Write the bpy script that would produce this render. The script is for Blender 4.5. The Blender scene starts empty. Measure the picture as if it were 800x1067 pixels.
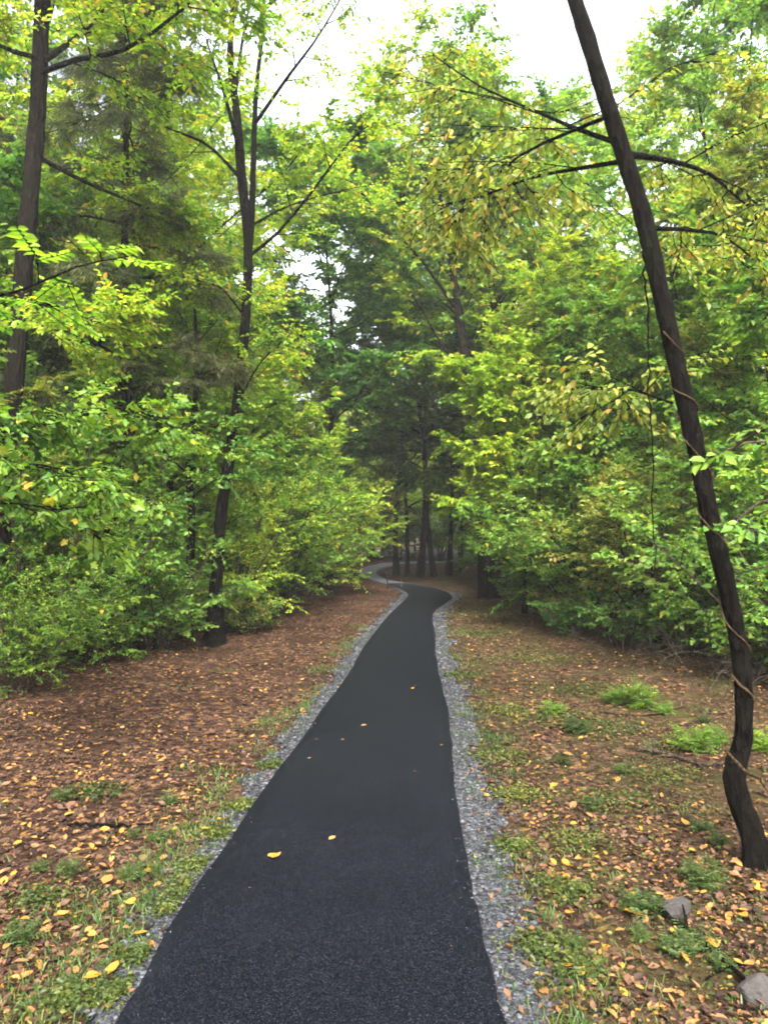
import bpy, math, random
import numpy as np

S = bpy.context.scene
COL = S.collection
R = math.radians
rs = np.random.RandomState
random.seed(4)

# ------------------------------------------------------------------ camera
CAM_H, F, CX, CY = 1.6, 800.0, 400.0, 533.5
PITCH = math.atan(16.5 / 800)
cp, sp = math.cos(PITCH), math.sin(PITCH)


def ray(u, v):
    x, up = (u - CX) / F, (CY - v) / F
    return np.array([x, cp - sp * up, sp + cp * up])


def at(u, v, d):
    r = ray(u, v)
    return np.array([0, 0, CAM_H]) + r * (d / r[1])


def gnd(u, v, z=0.0):
    r = ray(u, v)
    return (np.array([0, 0, CAM_H]) + r * ((z - CAM_H) / r[2])) * [1, 1, 0]


cam = bpy.data.cameras.new('camera')
cam.sensor_fit = 'VERTICAL'
cam.sensor_height = 36
cam.lens = F / 1067 * 36
cam.clip_end = 1500
cam.clip_start = 0.05
co = bpy.data.objects.new('camera', cam)
co.location = (0, 0, CAM_H)
co.rotation_euler = (math.pi / 2 + PITCH, 0, 0)
COL.objects.link(co)
S.camera = co

# ------------------------------------------------------------------ mesh helpers


def build(name, geos, mats, parent=None, smooth=False):
    """geos: list of (V (n,3), F (m,k), material index, smooth?) joined in one mesh"""
    vs, lv, ls, lt, mi, sm = [], [], [], [], [], []
    nv = nl = 0
    for g in geos:
        V, Fc, m = g[:3]
        V = np.asarray(V, float).reshape(-1, 3)
        Fc = np.asarray(Fc, np.int64)
        if len(Fc) == 0:
            continue
        k = Fc.shape[1]
        vs.append(V)
        lv.append((Fc + nv).ravel())
        ls.append(nl + np.arange(len(Fc)) * k)
        lt.append(np.full(len(Fc), k))
        mi.append(np.full(len(Fc), m))
        sm.append(np.full(len(Fc), g[3] if len(g) > 3 else smooth))
        nv += len(V)
        nl += Fc.size
    vs, lv = np.concatenate(vs), np.concatenate(lv)
    ls, lt, mi, sm = (np.concatenate(a) for a in (ls, lt, mi, sm))
    me = bpy.data.meshes.new(name)
    me.vertices.add(len(vs))
    me.vertices.foreach_set('co', vs.astype(np.float32).ravel())
    me.loops.add(len(lv))
    me.loops.foreach_set('vertex_index', lv.astype(np.int32))
    me.polygons.add(len(ls))
    me.polygons.foreach_set('loop_start', ls.astype(np.int32))
    me.polygons.foreach_set('material_index', mi.astype(np.int32))
    me.polygons.foreach_set('use_smooth', sm.astype(bool))
    for m in mats:
        me.materials.append(m)
    me.update(calc_edges=True)
    me.validate()
    o = bpy.data.objects.new(name, me)
    COL.objects.link(o)
    if parent is not None:
        o.parent = parent
    return o


def tag(o, label=None, cat=None, group=None, kind=None):
    for k, v in (('label', label), ('category', cat), ('group', group), ('kind', kind)):
        if v:
            o[k] = v
    return o


def empty(name, loc, label=None, cat=None, group=None):
    o = bpy.data.objects.new(name, None)
    o.empty_display_size = 0.2
    o.location = loc
    COL.objects.link(o)
    return tag(o, label, cat, group)


def copy_tree(o, parent=None):
    c = o.copy()
    COL.objects.link(c)
    c.parent = parent
    for ch in list(o.children):
        copy_tree(ch, c)
    return c


def nrm(a):
    return a / np.maximum(np.linalg.norm(a, axis=-1, keepdims=True), 1e-9)


def resample(P, n):
    P = np.asarray(P, float)
    if len(P) > 2:  # catmull-rom
        Q = np.vstack([2 * P[0] - P[1], P, 2 * P[-1] - P[-2]])
        out = []
        t = np.linspace(0, len(P) - 1, n)
        i = np.minimum(t.astype(int), len(P) - 2)
        f = (t - i)[:, None]
        p0, p1, p2, p3 = Q[i], Q[i + 1], Q[i + 2], Q[i + 3]
        return 0.5 * (2 * p1 + (p2 - p0) * f + (2 * p0 - 5 * p1 + 4 * p2 - p3) * f ** 2 + (3 * p1 - p0 - 3 * p2 + p3) * f ** 3)
    t = np.linspace(0, 1, n)[:, None]
    return P[0] * (1 - t) + P[1] * t


def tube(P, rad, sides=6, mat=0, rough=0.0, rng=None, rel=None):
    P = np.asarray(P, float)
    n = len(P)
    rad = np.broadcast_to(np.asarray(rad, float), (n,))
    T = nrm(np.gradient(P, axis=0))
    ref = np.array([0, 0, 1.0]) if abs(T[n // 2, 2]) < 0.8 else np.array([1.0, 0, 0])
    A = nrm(np.cross(T, ref))
    B = np.cross(T, A)
    a = np.arange(sides) * 2 * math.pi / sides
    rr = rad[:, None] * np.ones((n, sides))
    if rel is not None:
        rr = rr * rel
    if rough and rng is not None:
        rr = rr * (1 + rough * rng.randn(n, sides))
    V = P[:, None] + rr[..., None] * (A[:, None] * np.cos(a)[None, :, None] + B[:, None] * np.sin(a)[None, :, None])
    V = V.reshape(-1, 3)
    i = np.arange(n - 1)[:, None] * sides
    j = np.arange(sides)[None]
    k = (j + 1) % sides
    Fq = np.stack([i + j, i + k, i + sides + k, i + sides + j], -1).reshape(-1, 4)
    return (V, Fq, mat, sides > 3)


def sticks(P0, P1, r0, r1, mat=0):
    """many straight three-sided twigs"""
    n = len(P0)
    T = nrm(P1 - P0)
    ref = np.where(np.abs(T[:, 2:3]) < 0.8, np.array([[0, 0, 1.0]]), np.array([[1.0, 0, 0]]))
    A = nrm(np.cross(T, ref))
    B = np.cross(T, A)
    V = np.zeros((n, 6, 3))
    for q in range(3):
        d = A * math.cos(q * 2.0944) + B * math.sin(q * 2.0944)
        V[:, q] = P0 + d * r0
        V[:, 3 + q] = P1 + d * r1
    base = np.arange(n)[:, None, None] * 6
    Fq = np.array([[0, 1, 4, 3], [1, 2, 5, 4], [2, 0, 3, 5]])[None] + base
    return (V.reshape(-1, 3), Fq.reshape(-1, 4), mat, False)


# leaf templates: (verts, faces)   x across, y along, z normal
def tpl(v, f):
    return np.array(v, float), np.array(f)


LEAF = {
    'diamond': tpl([(0, 0, 0), (-.30, .45, .07), (0, 1, -.05), (.30, .45, .07)], [(0, 3, 2), (0, 2, 1)]),
    'ovate': tpl([(0, 0, 0), (-.27, .28, .07), (-.23, .66, .05), (0, 1, -.10), (.23, .66, .05), (.27, .28, .07), (0, .5, -.01)],
                 [(0, 5, 4, 6), (6, 4, 3, 2), (0, 6, 2, 1)][:0] or [(0, 5, 4, 6), (0, 6, 2, 1), (6, 4, 3, 2)]),
    'narrow': tpl([(0, 0, 0), (-.13, .3, .04), (-.11, .65, .03), (0, 1, -.1), (.11, .65, .03), (.13, .3, .04)],
                  [(0, 5, 4, 3), (0, 3, 2, 1)]),
    'needle': tpl([(-.035, 0, 0), (.035, 0, 0), (.02, 1, -.1), (-.02, 1, -.1)], [(0, 1, 2, 3)]),
    'curl': tpl([(0, 0, 0), (-.28, .3, .16), (-.22, .7, .2), (0, 1, .16), (.22, .7, .12), (.28, .3, .1)],
                [(0, 5, 4, 3), (0, 3, 2, 1)]),
}
_l = [(0, 0), (.18, -.06), (.34, .06), (.42, .22), (.30, .32), (.52, .48), (.50, .62), (.32, .62), (.24, .66), (.16, .86), (0, 1.0),
      (-.16, .86), (-.24, .66), (-.32, .62), (-.50, .62), (-.52, .48), (-.30, .32), (-.42, .22), (-.34, .06), (-.18, -.06)]
_v = [(x, y, .18 * abs(x) - .22 * (y - .3) ** 2) for x, y in _l] + [(0, .35, 0)]
LEAF['lobed'] = tpl(_v, [(20, i, (i + 1) % 20) for i in range(20)][::-1])
_h = [(0, .05), (.22, -.06), (.42, .08), (.47, .3), (.38, .55), (.2, .8), (0, 1.05), (-.2, .8), (-.38, .55), (-.47, .3), (-.42, .08), (-.22, -.06)]
_v = [(x, y, .22 * abs(x) - .25 * (y - .3) ** 2) for x, y in _h] + [(0, .4, 0)]
LEAF['heart'] = tpl(_v, [(12, i, (i + 1) % 12) for i in range(12)])


def leaves(pos, tdir, ndir, size, kind='diamond', mat=0):
    V, Fc = LEAF[kind]
    t = nrm(tdir)
    s = nrm(np.cross(t, ndir))
    n = np.cross(s, t)
    size = np.asarray(size)[:, None, None]
    W = pos[:, None] + size * (V[None, :, 0, None] * s[:, None] + V[None, :, 1, None] * t[:, None] + V[None, :, 2, None] * n[:, None])
    Fa = Fc[None] + (np.arange(len(pos)) * len(V))[:, None, None]
    return (W.reshape(-1, 3), Fa.reshape(-1, Fc.shape[1]), mat, False)


# ------------------------------------------------------------------ materials
def newmat(name):
    m = bpy.data.materials.new(name)
    m.use_nodes = True
    nt = m.node_tree
    nt.nodes.clear()
    out = nt.nodes.new('ShaderNodeOutputMaterial')
    N = lambda t, **k: _node(nt, t, **k)
    return m, nt, N, out


def _node(nt, t, **k):
    n = nt.nodes.new(t)
    for a, b in k.items():
        if a.startswith('_'):
            n.inputs[int(a[1:]) if a[1:].isdigit() else a[1:]].default_value = b
        else:
            setattr(n, a, b)
    return n


def ramp(nt, stops, interp='LINEAR'):
    n = nt.nodes.new('ShaderNodeValToRGB')
    n.color_ramp.interpolation = interp
    e = n.color_ramp.elements
    while len(e) < len(stops):
        e.new(0.5)
    for q, (p, c) in zip(e, stops):
        q.position = p
        q.color = (*c, 1)
    return n


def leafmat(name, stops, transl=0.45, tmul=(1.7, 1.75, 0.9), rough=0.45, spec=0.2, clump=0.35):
    m, nt, N, out = newmat(name)
    L = nt.links.new
    g = N('ShaderNodeNewGeometry')
    r = ramp(nt, stops)
    L(g.outputs['Random Per Island'], r.inputs[0])
    oi = N('ShaderNodeObjectInfo')
    tc = N('ShaderNodeTexCoord')
    nz = N('ShaderNodeTexNoise')
    nz.inputs['Scale'].default_value = 0.9
    nz.inputs['Detail'].default_value = 2
    nz.noise_dimensions = '4D'
    L(tc.outputs['Object'], nz.inputs['Vector'])
    w = N('ShaderNodeMath', operation='MULTIPLY', _1=30.0)
    L(oi.outputs['Random'], w.inputs[0])
    L(w.outputs[0], nz.inputs['W'])
    hs = N('ShaderNodeHueSaturation')
    mr = N('ShaderNodeMapRange')
    mr.inputs[1].default_value, mr.inputs[2].default_value = .3, .7
    mr.inputs[3].default_value, mr.inputs[4].default_value = .47, .515
    L(nz.outputs[0], mr.inputs[0])
    L(mr.outputs[0], hs.inputs['Hue'])
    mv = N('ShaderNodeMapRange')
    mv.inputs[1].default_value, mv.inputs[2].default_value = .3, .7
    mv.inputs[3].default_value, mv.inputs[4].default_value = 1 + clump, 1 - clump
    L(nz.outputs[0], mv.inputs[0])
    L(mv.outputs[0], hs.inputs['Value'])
    L(r.outputs[0], hs.inputs['Color'])
    b = N('ShaderNodeBsdfPrincipled')
    b.inputs['Roughness'].default_value = rough
    b.inputs['Specular IOR Level'].default_value = spec
    L(hs.outputs[0], b.inputs['Base Color'])
    mu = N('ShaderNodeMix', data_type='RGBA', blend_type='MULTIPLY')
    mu.inputs[0].default_value = 1
    L(hs.outputs[0], mu.inputs[6])
    mu.inputs[7].default_value = (*tmul, 1)
    tr = N('ShaderNodeBsdfTranslucent')
    L(mu.outputs[2], tr.inputs[0])
    mx = N('ShaderNodeMixShader')
    mx.inputs[0].default_value = transl
    L(b.outputs[0], mx.inputs[1])
    L(tr.outputs[0], mx.inputs[2])
    L(mx.outputs[0], out.inputs[0])
    return m


def bark(name, c0, c1, scale=9, moss=0.0):
    m, nt, N, out = newmat(name)
    L = nt.links.new
    tc = N('ShaderNodeTexCoord')
    mp = N('ShaderNodeMapping')
    mp.inputs['Scale'].default_value = (1, 1, .3)
    L(tc.outputs['Object'], mp.inputs[0])
    nz = N('ShaderNodeTexNoise', _Scale=scale * 2.2, _Detail=6, _Roughness=.65)
    L(mp.outputs[0], nz.inputs['Vector'])
    vo = N('ShaderNodeTexVoronoi', _Scale=scale * 2)
    L(mp.outputs[0], vo.inputs['Vector'])
    r = ramp(nt, [(.3, c0), (.72, c1)])
    L(nz.outputs[0], r.inputs[0])
    n2 = N('ShaderNodeTexNoise', _Scale=2.3, _Detail=3)
    L(tc.outputs['Object'], n2.inputs['Vector'])
    r2 = ramp(nt, [(.52, (0, 0, 0)), (.7, (moss, moss, moss))])
    L(n2.outputs[0], r2.inputs[0])
    mx = N('ShaderNodeMix', data_type='RGBA')
    L(r2.outputs[0], mx.inputs[0])
    L(r.outputs[0], mx.inputs[6])
    mx.inputs[7].default_value = (.005, .007, .0028, 1)
    b = N('ShaderNodeBsdfPrincipled', _Roughness=.9)
    b.inputs['Specular IOR Level'].default_value = .03
    L(mx.outputs[2], b.inputs['Base Color'])
    ad = N('ShaderNodeMath', operation='ADD')
    L(nz.outputs[0], ad.inputs[0])
    L(vo.outputs['Distance'], ad.inputs[1])
    bu = N('ShaderNodeBump', _Strength=1, _Distance=.035)
    L(ad.outputs[0], bu.inputs['Height'])
    L(bu.outputs[0], b.inputs['Normal'])
    L(b.outputs[0], out.inputs[0])
    return m


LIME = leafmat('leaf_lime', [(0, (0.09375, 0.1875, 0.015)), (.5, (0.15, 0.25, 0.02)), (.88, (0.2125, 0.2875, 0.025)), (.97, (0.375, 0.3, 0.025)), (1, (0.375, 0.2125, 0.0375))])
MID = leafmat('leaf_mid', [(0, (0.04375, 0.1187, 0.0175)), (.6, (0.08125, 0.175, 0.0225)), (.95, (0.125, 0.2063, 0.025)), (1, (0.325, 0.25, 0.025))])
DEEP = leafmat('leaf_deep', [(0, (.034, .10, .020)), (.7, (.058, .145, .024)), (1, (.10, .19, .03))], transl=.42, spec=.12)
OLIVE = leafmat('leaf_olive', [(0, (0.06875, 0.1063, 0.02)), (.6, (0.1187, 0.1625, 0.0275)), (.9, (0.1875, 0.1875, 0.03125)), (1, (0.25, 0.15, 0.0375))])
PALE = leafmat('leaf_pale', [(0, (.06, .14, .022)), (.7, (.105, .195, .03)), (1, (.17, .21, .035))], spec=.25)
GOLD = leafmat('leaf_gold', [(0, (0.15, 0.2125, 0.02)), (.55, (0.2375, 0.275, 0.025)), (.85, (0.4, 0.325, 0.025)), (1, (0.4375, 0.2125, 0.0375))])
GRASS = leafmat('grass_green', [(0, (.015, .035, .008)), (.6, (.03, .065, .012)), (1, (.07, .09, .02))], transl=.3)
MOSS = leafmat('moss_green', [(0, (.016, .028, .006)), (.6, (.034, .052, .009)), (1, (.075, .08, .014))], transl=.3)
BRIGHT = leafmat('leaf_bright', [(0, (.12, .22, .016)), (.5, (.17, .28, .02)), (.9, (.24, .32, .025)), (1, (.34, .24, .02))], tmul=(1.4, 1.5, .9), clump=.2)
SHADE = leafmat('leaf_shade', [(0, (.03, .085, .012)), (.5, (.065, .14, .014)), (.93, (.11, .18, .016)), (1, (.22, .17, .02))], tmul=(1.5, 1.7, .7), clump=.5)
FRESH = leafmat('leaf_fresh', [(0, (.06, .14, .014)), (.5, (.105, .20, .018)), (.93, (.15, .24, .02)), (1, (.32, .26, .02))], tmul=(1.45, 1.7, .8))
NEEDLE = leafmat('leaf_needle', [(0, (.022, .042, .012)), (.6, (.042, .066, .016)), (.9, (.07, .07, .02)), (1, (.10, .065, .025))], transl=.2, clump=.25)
DEAD = leafmat('leaf_dead', [(0, (.10, .055, .03)), (.6, (.17, .095, .04)), (1, (.24, .16, .06))], transl=.3, tmul=(1.4, 1.2, .9))
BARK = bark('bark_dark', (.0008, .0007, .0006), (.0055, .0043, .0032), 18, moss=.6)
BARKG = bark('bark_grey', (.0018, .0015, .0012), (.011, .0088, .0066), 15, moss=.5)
BARKT = bark('bark_twig', (.02, .014, .010), (.055, .042, .03), 14)
BARKV = bark('bark_vine', (.026, .017, .009), (.065, .045, .023), 20)
DRY = bark('dry_stalk', (.035, .028, .020), (.085, .07, .052), 20)


def littermat(name='fallen_litter', stops=None):
    m, nt, N, out = newmat(name)
    L = nt.links.new
    g = N('ShaderNodeNewGeometry')
    r = ramp(nt, stops or [(0, (0.0096, 0.00468, 0.00245)), (.26, (0.0224, 0.01209, 0.00805)), (.46, (0.045, 0.0228, 0.0150)), (.70, (0.078, 0.040, 0.0250)), (.86, (0.12, 0.05616, 0.0196)),
                  (.945, (0.16, 0.0819, 0.021)), (.98, (0.208, 0.1131, 0.0126)), (1, (0.176, 0.1092, 0.042))])
    L(g.outputs['Random Per Island'], r.inputs[0])
    b = N('ShaderNodeBsdfPrincipled', _Roughness=.6)
    b.inputs['Specular IOR Level'].default_value = .12
    L(r.outputs[0], b.inputs['Base Color'])
    L(b.outputs[0], out.inputs[0])
    return m


LITTER = littermat()


def plainleaf(name, c, c2):
    m, nt, N, out = newmat(name)
    L = nt.links.new
    tc = N('ShaderNodeTexCoord')
    nz = N('ShaderNodeTexNoise', _Scale=45, _Detail=3)
    L(tc.outputs['Object'], nz.inputs['Vector'])
    r = ramp(nt, [(.4, c), (.75, c2)])
    L(nz.outputs[0], r.inputs[0])
    b = N('ShaderNodeBsdfPrincipled', _Roughness=.5)
    L(r.outputs[0], b.inputs['Base Color'])
    L(b.outputs[0], out.inputs[0])
    return m


YEL = plainleaf('leaf_fallen_yellow', (.24, .112, .010), (.16, .065, .010))
TAN = plainleaf('leaf_fallen_tan', (.13, .07, .026), (.08, .04, .017))
ORA = plainleaf('leaf_fallen_orange', (.2, .09, .02), (.13, .055, .015))
GRN = plainleaf('leaf_fallen_green', (.16, .14, .02), (.10, .09, .016))


def groundmat():
    m, nt, N, out = newmat('forest_floor')
    L = nt.links.new
    tc = N('ShaderNodeTexCoord')
    nz = N('ShaderNodeTexNoise', _Scale=9, _Detail=5, _Roughness=.6)
    L(tc.outputs['Object'], nz.inputs['Vector'])
    md = N('ShaderNodeMix', data_type='RGBA', blend_type='LINEAR_LIGHT')
    md.inputs[0].default_value = .06
    L(tc.outputs['Object'], md.inputs[6])
    L(nz.outputs['Color'], md.inputs[7])
    vo = N('ShaderNodeTexVoronoi', _Scale=24)
    L(md.outputs[2], vo.inputs['Vector'])
    sep = N('ShaderNodeSeparateColor')
    L(vo.outputs['Color'], sep.inputs[0])
    r = ramp(nt, [(0, (.008, .0042, .0024)), (.4, (.020, .0108, .007)), (.75, (.046, .0245, .016)), (.93, (.075, .041, .024)), (1, (.15, .08, .02))])
    L(sep.outputs[0], r.inputs[0])
    # bare dark soil
    n1 = N('ShaderNodeTexNoise', _Scale=1.1, _Detail=4)
    L(tc.outputs['Object'], n1.inputs['Vector'])
    r1 = ramp(nt, [(.44, (0, 0, 0)), (.64, (.75, .75, .75))])
    L(n1.outputs[0], r1.inputs[0])
    m1 = N('ShaderNodeMix', data_type='RGBA')
    L(r1.outputs[0], m1.inputs[0])
    L(r.outputs[0], m1.inputs[6])
    m1.inputs[7].default_value = (.014, .0075, .004, 1)
    # thin moss and grass, mostly right of the path
    n2 = N('ShaderNodeTexNoise', _Scale=2.2, _Detail=9, _Roughness=.78)
    L(tc.outputs['Object'], n2.inputs['Vector'])
    sx = N('ShaderNodeSeparateXYZ')
    L(tc.outputs['Object'], sx.inputs[0])
    mr = N('ShaderNodeMapRange')
    for i, q in enumerate((0.0, 1.0, -.10, .13)):
        mr.inputs[i + 1].default_value = q
    L(sx.outputs[0], mr.inputs[0])
    ad = N('ShaderNodeMath', operation='ADD')
    L(n2.outputs[0], ad.inputs[0])
    L(mr.outputs[0], ad.inputs[1])
    r2 = ramp(nt, [(.56, (0, 0, 0)), (.72, (.55, .55, .55))])
    L(ad.outputs[0], r2.inputs[0])
    m2 = N('ShaderNodeMix', data_type='RGBA')
    L(r2.outputs[0], m2.inputs[0])
    L(m1.outputs[2], m2.inputs[6])
    m2.inputs[7].default_value = (.034, .034, .010, 1)
    b = N('ShaderNodeBsdfPrincipled', _Roughness=.9)
    b.inputs['Specular IOR Level'].default_value = .05
    L(m2.outputs[2], b.inputs['Base Color'])
    bu = N('ShaderNodeBump', _Strength=.7, _Distance=.02)
    a2 = N('ShaderNodeMath', operation='ADD')
    L(sep.outputs[1], a2.inputs[0])
    L(nz.outputs[0], a2.inputs[1])
    L(a2.outputs[0], bu.inputs['Height'])
    L(bu.outputs[0], b.inputs['Normal'])
    L(b.outputs[0], out.inputs[0])
    return m


def asphaltmat():
    m, nt, N, out = newmat('asphalt')
    L = nt.links.new
    tc = N('ShaderNodeTexCoord')
    vo = N('ShaderNodeTexVoronoi', _Scale=260)
    L(tc.outputs['Object'], vo.inputs['Vector'])
    sep = N('ShaderNodeSeparateColor')
    L(vo.outputs['Color'], sep.inputs[0])
    r = ramp(nt, [(0, (.0005, .0005, .0008)), (.55, (.0017, .0019, .0032)), (.9, (.0052, .0057, .0088)), (1, (.020, .021, .026))])
    L(sep.outputs[0], r.inputs[0])
    n1 = N('ShaderNodeTexNoise', _Scale=1.3, _Detail=5)
    L(tc.outputs['Object'], n1.inputs['Vector'])
    r1 = ramp(nt, [(.3, (.8, .8, .82)), (.7, (1.2, 1.2, 1.2))])
    L(n1.outputs[0], r1.inputs[0])
    mu = N('ShaderNodeMix', data_type='RGBA', blend_type='MULTIPLY')
    mu.inputs[0].default_value = 1
    L(r.outputs[0], mu.inputs[6])
    L(r1.outputs[0], mu.inputs[7])
    b = N('ShaderNodeBsdfPrincipled', _Roughness=.5)
    b.inputs['Specular IOR Level'].default_value = .12
    b.inputs['Specular Tint'].default_value = (.62, .76, 1, 1)
    L(mu.outputs[2], b.inputs['Base Color'])
    bu = N('ShaderNodeBump', _Strength=.25, _Distance=.004)
    L(vo.outputs['Distance'], bu.inputs['Height'])
    L(bu.outputs[0], b.inputs['Normal'])
    L(b.outputs[0], out.inputs[0])
    return m


def gravelmat(name, scale, island=False, k=1.0):
    m, nt, N, out = newmat(name)
    L = nt.links.new
    tc = N('ShaderNodeTexCoord')
    vo = N('ShaderNodeTexVoronoi', _Scale=scale)
    L(tc.outputs['Object'], vo.inputs['Vector'])
    r = ramp(nt, [(0, (.007, .0074, .0084)), (.45, (.018, .019, .022)), (.78, (.033, .0345, .039)), (.93, (.068, .07, .077)), (1, (.045, .036, .025))])
    for e in r.color_ramp.elements:
        e.color = (*[c * k for c in e.color[:3]], 1)
    if island:
        g = N('ShaderNodeNewGeometry')
        L(g.outputs['Random Per Island'], r.inputs[0])
    else:
        sep = N('ShaderNodeSeparateColor')
        L(vo.outputs['Color'], sep.inputs[0])
        L(sep.outputs[0], r.inputs[0])
    b = N('ShaderNodeBsdfPrincipled', _Roughness=.7)
    b.inputs['Specular IOR Level'].default_value = .1
    L(r.outputs[0], b.inputs['Base Color'])
    if not island:
        bu = N('ShaderNodeBump', _Strength=.9, _Distance=.015)
        bu.invert = True
        L(vo.outputs['Distance'], bu.inputs['Height'])
        L(bu.outputs[0], b.inputs['Normal'])
    L(b.outputs[0], out.inputs[0])
    return m


def rockmat():
    m, nt, N, out = newmat('field_stone')
    L = nt.links.new
    tc = N('ShaderNodeTexCoord')
    nz = N('ShaderNodeTexNoise', _Scale=14, _Detail=8, _Roughness=.7)
    L(tc.outputs['Object'], nz.inputs['Vector'])
    r = ramp(nt, [(.3, (.006, .005, .004)), (.55, (.018, .0145, .0115)), (.8, (.036, .030, .025))])
    L(nz.outputs[0], r.inputs[0])
    b = N('ShaderNodeBsdfPrincipled', _Roughness=.8)
    L(r.outputs[0], b.inputs['Base Color'])
    bu = N('ShaderNodeBump', _Strength=.6, _Distance=.02)
    L(nz.outputs[0], bu.inputs['Height'])
    L(bu.outputs[0], b.inputs['Normal'])
    L(b.outputs[0], out.inputs[0])
    return m


GROUND, ASPHALT, PALEPATH = groundmat(), asphaltmat(), gravelmat('pale_path', 160, False, 4.0)
GRAVEL, PEBBLE, ROCK = gravelmat('gravel_bed', 55), gravelmat('gravel_stone', 30, True), rockmat()

# ------------------------------------------------------------------ path
PAIRS = [((120, 1067), (522, 1067)), ((147, 1020), (512, 1020)), ((175, 970), (502, 970)), ((197, 935), (494, 935)), ((222, 900), (487, 900)),
         ((250, 860), (479, 860)), ((280, 815), (472, 815)), ((302, 787), (471, 787)), ((322, 760), (469, 760)), ((337, 737), (465, 737)), ((364, 701), (456, 701)),
         ((375, 680), (454, 680)), ((390, 660), (453, 660)), ((401, 646), (450, 646)), ((410, 636), (452, 637)), ((418, 628.5), (461, 629.5)),
         ((425, 621.5), (470, 622.5)), ((424, 616.5), (466, 617)), ((416, 612.5), (451, 612.5)), ((404, 608.5), (430, 608.5)), ((390, 604.5), (411, 605.5)),
         ((378, 600.5), (398, 602)), ((373.5, 596.5), (392, 597.5)), ((379, 591.5), (396, 592.5)), ((392, 588.3), (410, 589)), ((425, 585.6), (440, 586.4))]
LE = [gnd(*a, .022) for a, b in PAIRS]
RE = [gnd(*b, .022) for a, b in PAIRS]
d0 = np.array([0, -1.0, 0])
LE = [LE[0] + d0 * k + np.array([-.03 * k, 0, 0]) for k in (8, 5, 3, 1.6, .8, .35)] + LE
RE = [RE[0] + d0 * k + np.array([.02 * k, 0, 0]) for k in (8, 5, 3, 1.6, .8, .35)] + RE
LE.append(LE[-1] + np.array([9, 5, 0]))
RE.append(RE[-1] + np.array([9, 3, 0]))
NP = 320
LE, RE = resample(LE, NP), resample(RE, NP)
pr = rs(3)
wob = lambda k, s: np.convolve(pr.randn(NP + 40), np.hanning(k), 'same')[20:-20] / math.sqrt(k) * s
out_l = nrm(LE - RE)
LE = LE + out_l * (wob(15, .006))[:, None]
RE = RE - out_l * (wob(11, .011))[:, None]
POLY = np.vstack([LE[:, :2], RE[::-1, :2]])
EDGE = np.vstack([LE[:, :2], RE[:, :2]])


def inpath(P):
    x, y = P[:, 0], P[:, 1]
    a, b = POLY, np.roll(POLY, -1, 0)
    c = np.zeros(len(P), bool)
    for i in range(len(a)):
        if a[i, 1] == b[i, 1]:
            continue
        hit = ((a[i, 1] > y) != (b[i, 1] > y)) & (x < (b[i, 0] - a[i, 0]) * (y - a[i, 1]) / (b[i, 1] - a[i, 1]) + a[i, 0])
        c ^= hit
    return c


def edgedist(P):
    out = np.empty(len(P))
    for i in range(0, len(P), 4000):
        q = P[i:i + 4000, None, :2] - EDGE[None]
        out[i:i + 4000] = np.sqrt((q ** 2).sum(-1).min(1))
    return out


def bumps(x, y):
    return (.030 * np.sin(x * 1.3 + 1.7 * np.sin(y * .7)) + .025 * np.sin(y * 1.9 + 2.1 * np.sin(x * .9 + 1)) + .016 * np.sin(x * 4.1 + y * 3.3)
            + .013 * np.sin(5.7 * y - 3.1 * x))


def hgt(P):
    P = np.atleast_2d(np.asarray(P, float))
    d = edgedist(P)
    t = np.clip((d - .55) / 1.6, 0, 1)
    z = t * t * (3 - 2 * t) * (bumps(P[:, 0], P[:, 1]) + .02)
    return np.where(inpath(P), 0, z)


def gh(x, y):
    return float(hgt([[x, y]])[0])


gx = np.concatenate([-np.geomspace(150, 14.5, 14), np.arange(-14, 14.01, .22), np.geomspace(14.5, 150, 14)])
gy = np.concatenate([-np.geomspace(90, 8.5, 12), np.arange(-8, 42, .22), np.geomspace(42.5, 180, 14)])
X, Y = np.meshgrid(gx, gy)
GP = np.stack([X.ravel(), Y.ravel()], 1)
far = (np.abs(GP[:, 0]) > 14.2) | (GP[:, 1] > 42) | (GP[:, 1] < -8.2)
Z = np.where(far, 0, hgt(GP))
nx, ny = len(gx), len(gy)
i = (np.arange(ny - 1)[:, None] * nx + np.arange(nx - 1)[None]).ravel()
tag(build('ground', [(np.column_stack([GP, Z]), np.stack([i, i + 1, i + nx + 1, i + nx], 1), 0, True)], [GROUND]), kind='structure')


def strip(rows, mat, name, a=0, b=None):
    rows = [q[a:b] for q in rows]
    n = len(rows[0])
    V = np.vstack(rows)
    i = np.arange(n - 1)
    Fq = np.vstack([np.stack([k * n + i, (k + 1) * n + i, (k + 1) * n + i + 1, k * n + i + 1], 1) for k in range(len(rows) - 1)])
    return tag(build(name, [(V, Fq, 0, True)], [mat]), kind='structure')


zz = lambda P, z: np.column_stack([P[:, :2], np.full(len(P), z) if np.isscalar(z) else z])
mid = lambda t: LE * (1 - t) + RE * t
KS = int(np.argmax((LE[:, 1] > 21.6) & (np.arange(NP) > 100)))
ROWS = [zz(LE + out_l * .010, .002), zz(LE, .026), zz(mid(.08), .034), zz(mid(.3), .04), zz(mid(.5), .043), zz(mid(.7), .04), zz(mid(.92), .034),
       zz(RE, .026), zz(RE - out_l * .010, .002)]
strip(ROWS, ASPHALT, 'path', 0, KS + 1)
strip(ROWS, PALEPATH, 'path', KS)  # far stretch of the path gets a paler material
wl = .115 + .05 * np.clip(wob(9, 1), -2, 2) + .03 * pr.randn(NP)
wr = .165 + .06 * np.clip(wob(9, 1), -2, 2) + .03 * pr.randn(NP)
strip([zz(LE - out_l * .02, .008), zz(LE + out_l * .10, .012), zz(LE + out_l * wl[:, None], .005)], GRAVEL, 'gravel_shoulder')
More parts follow.
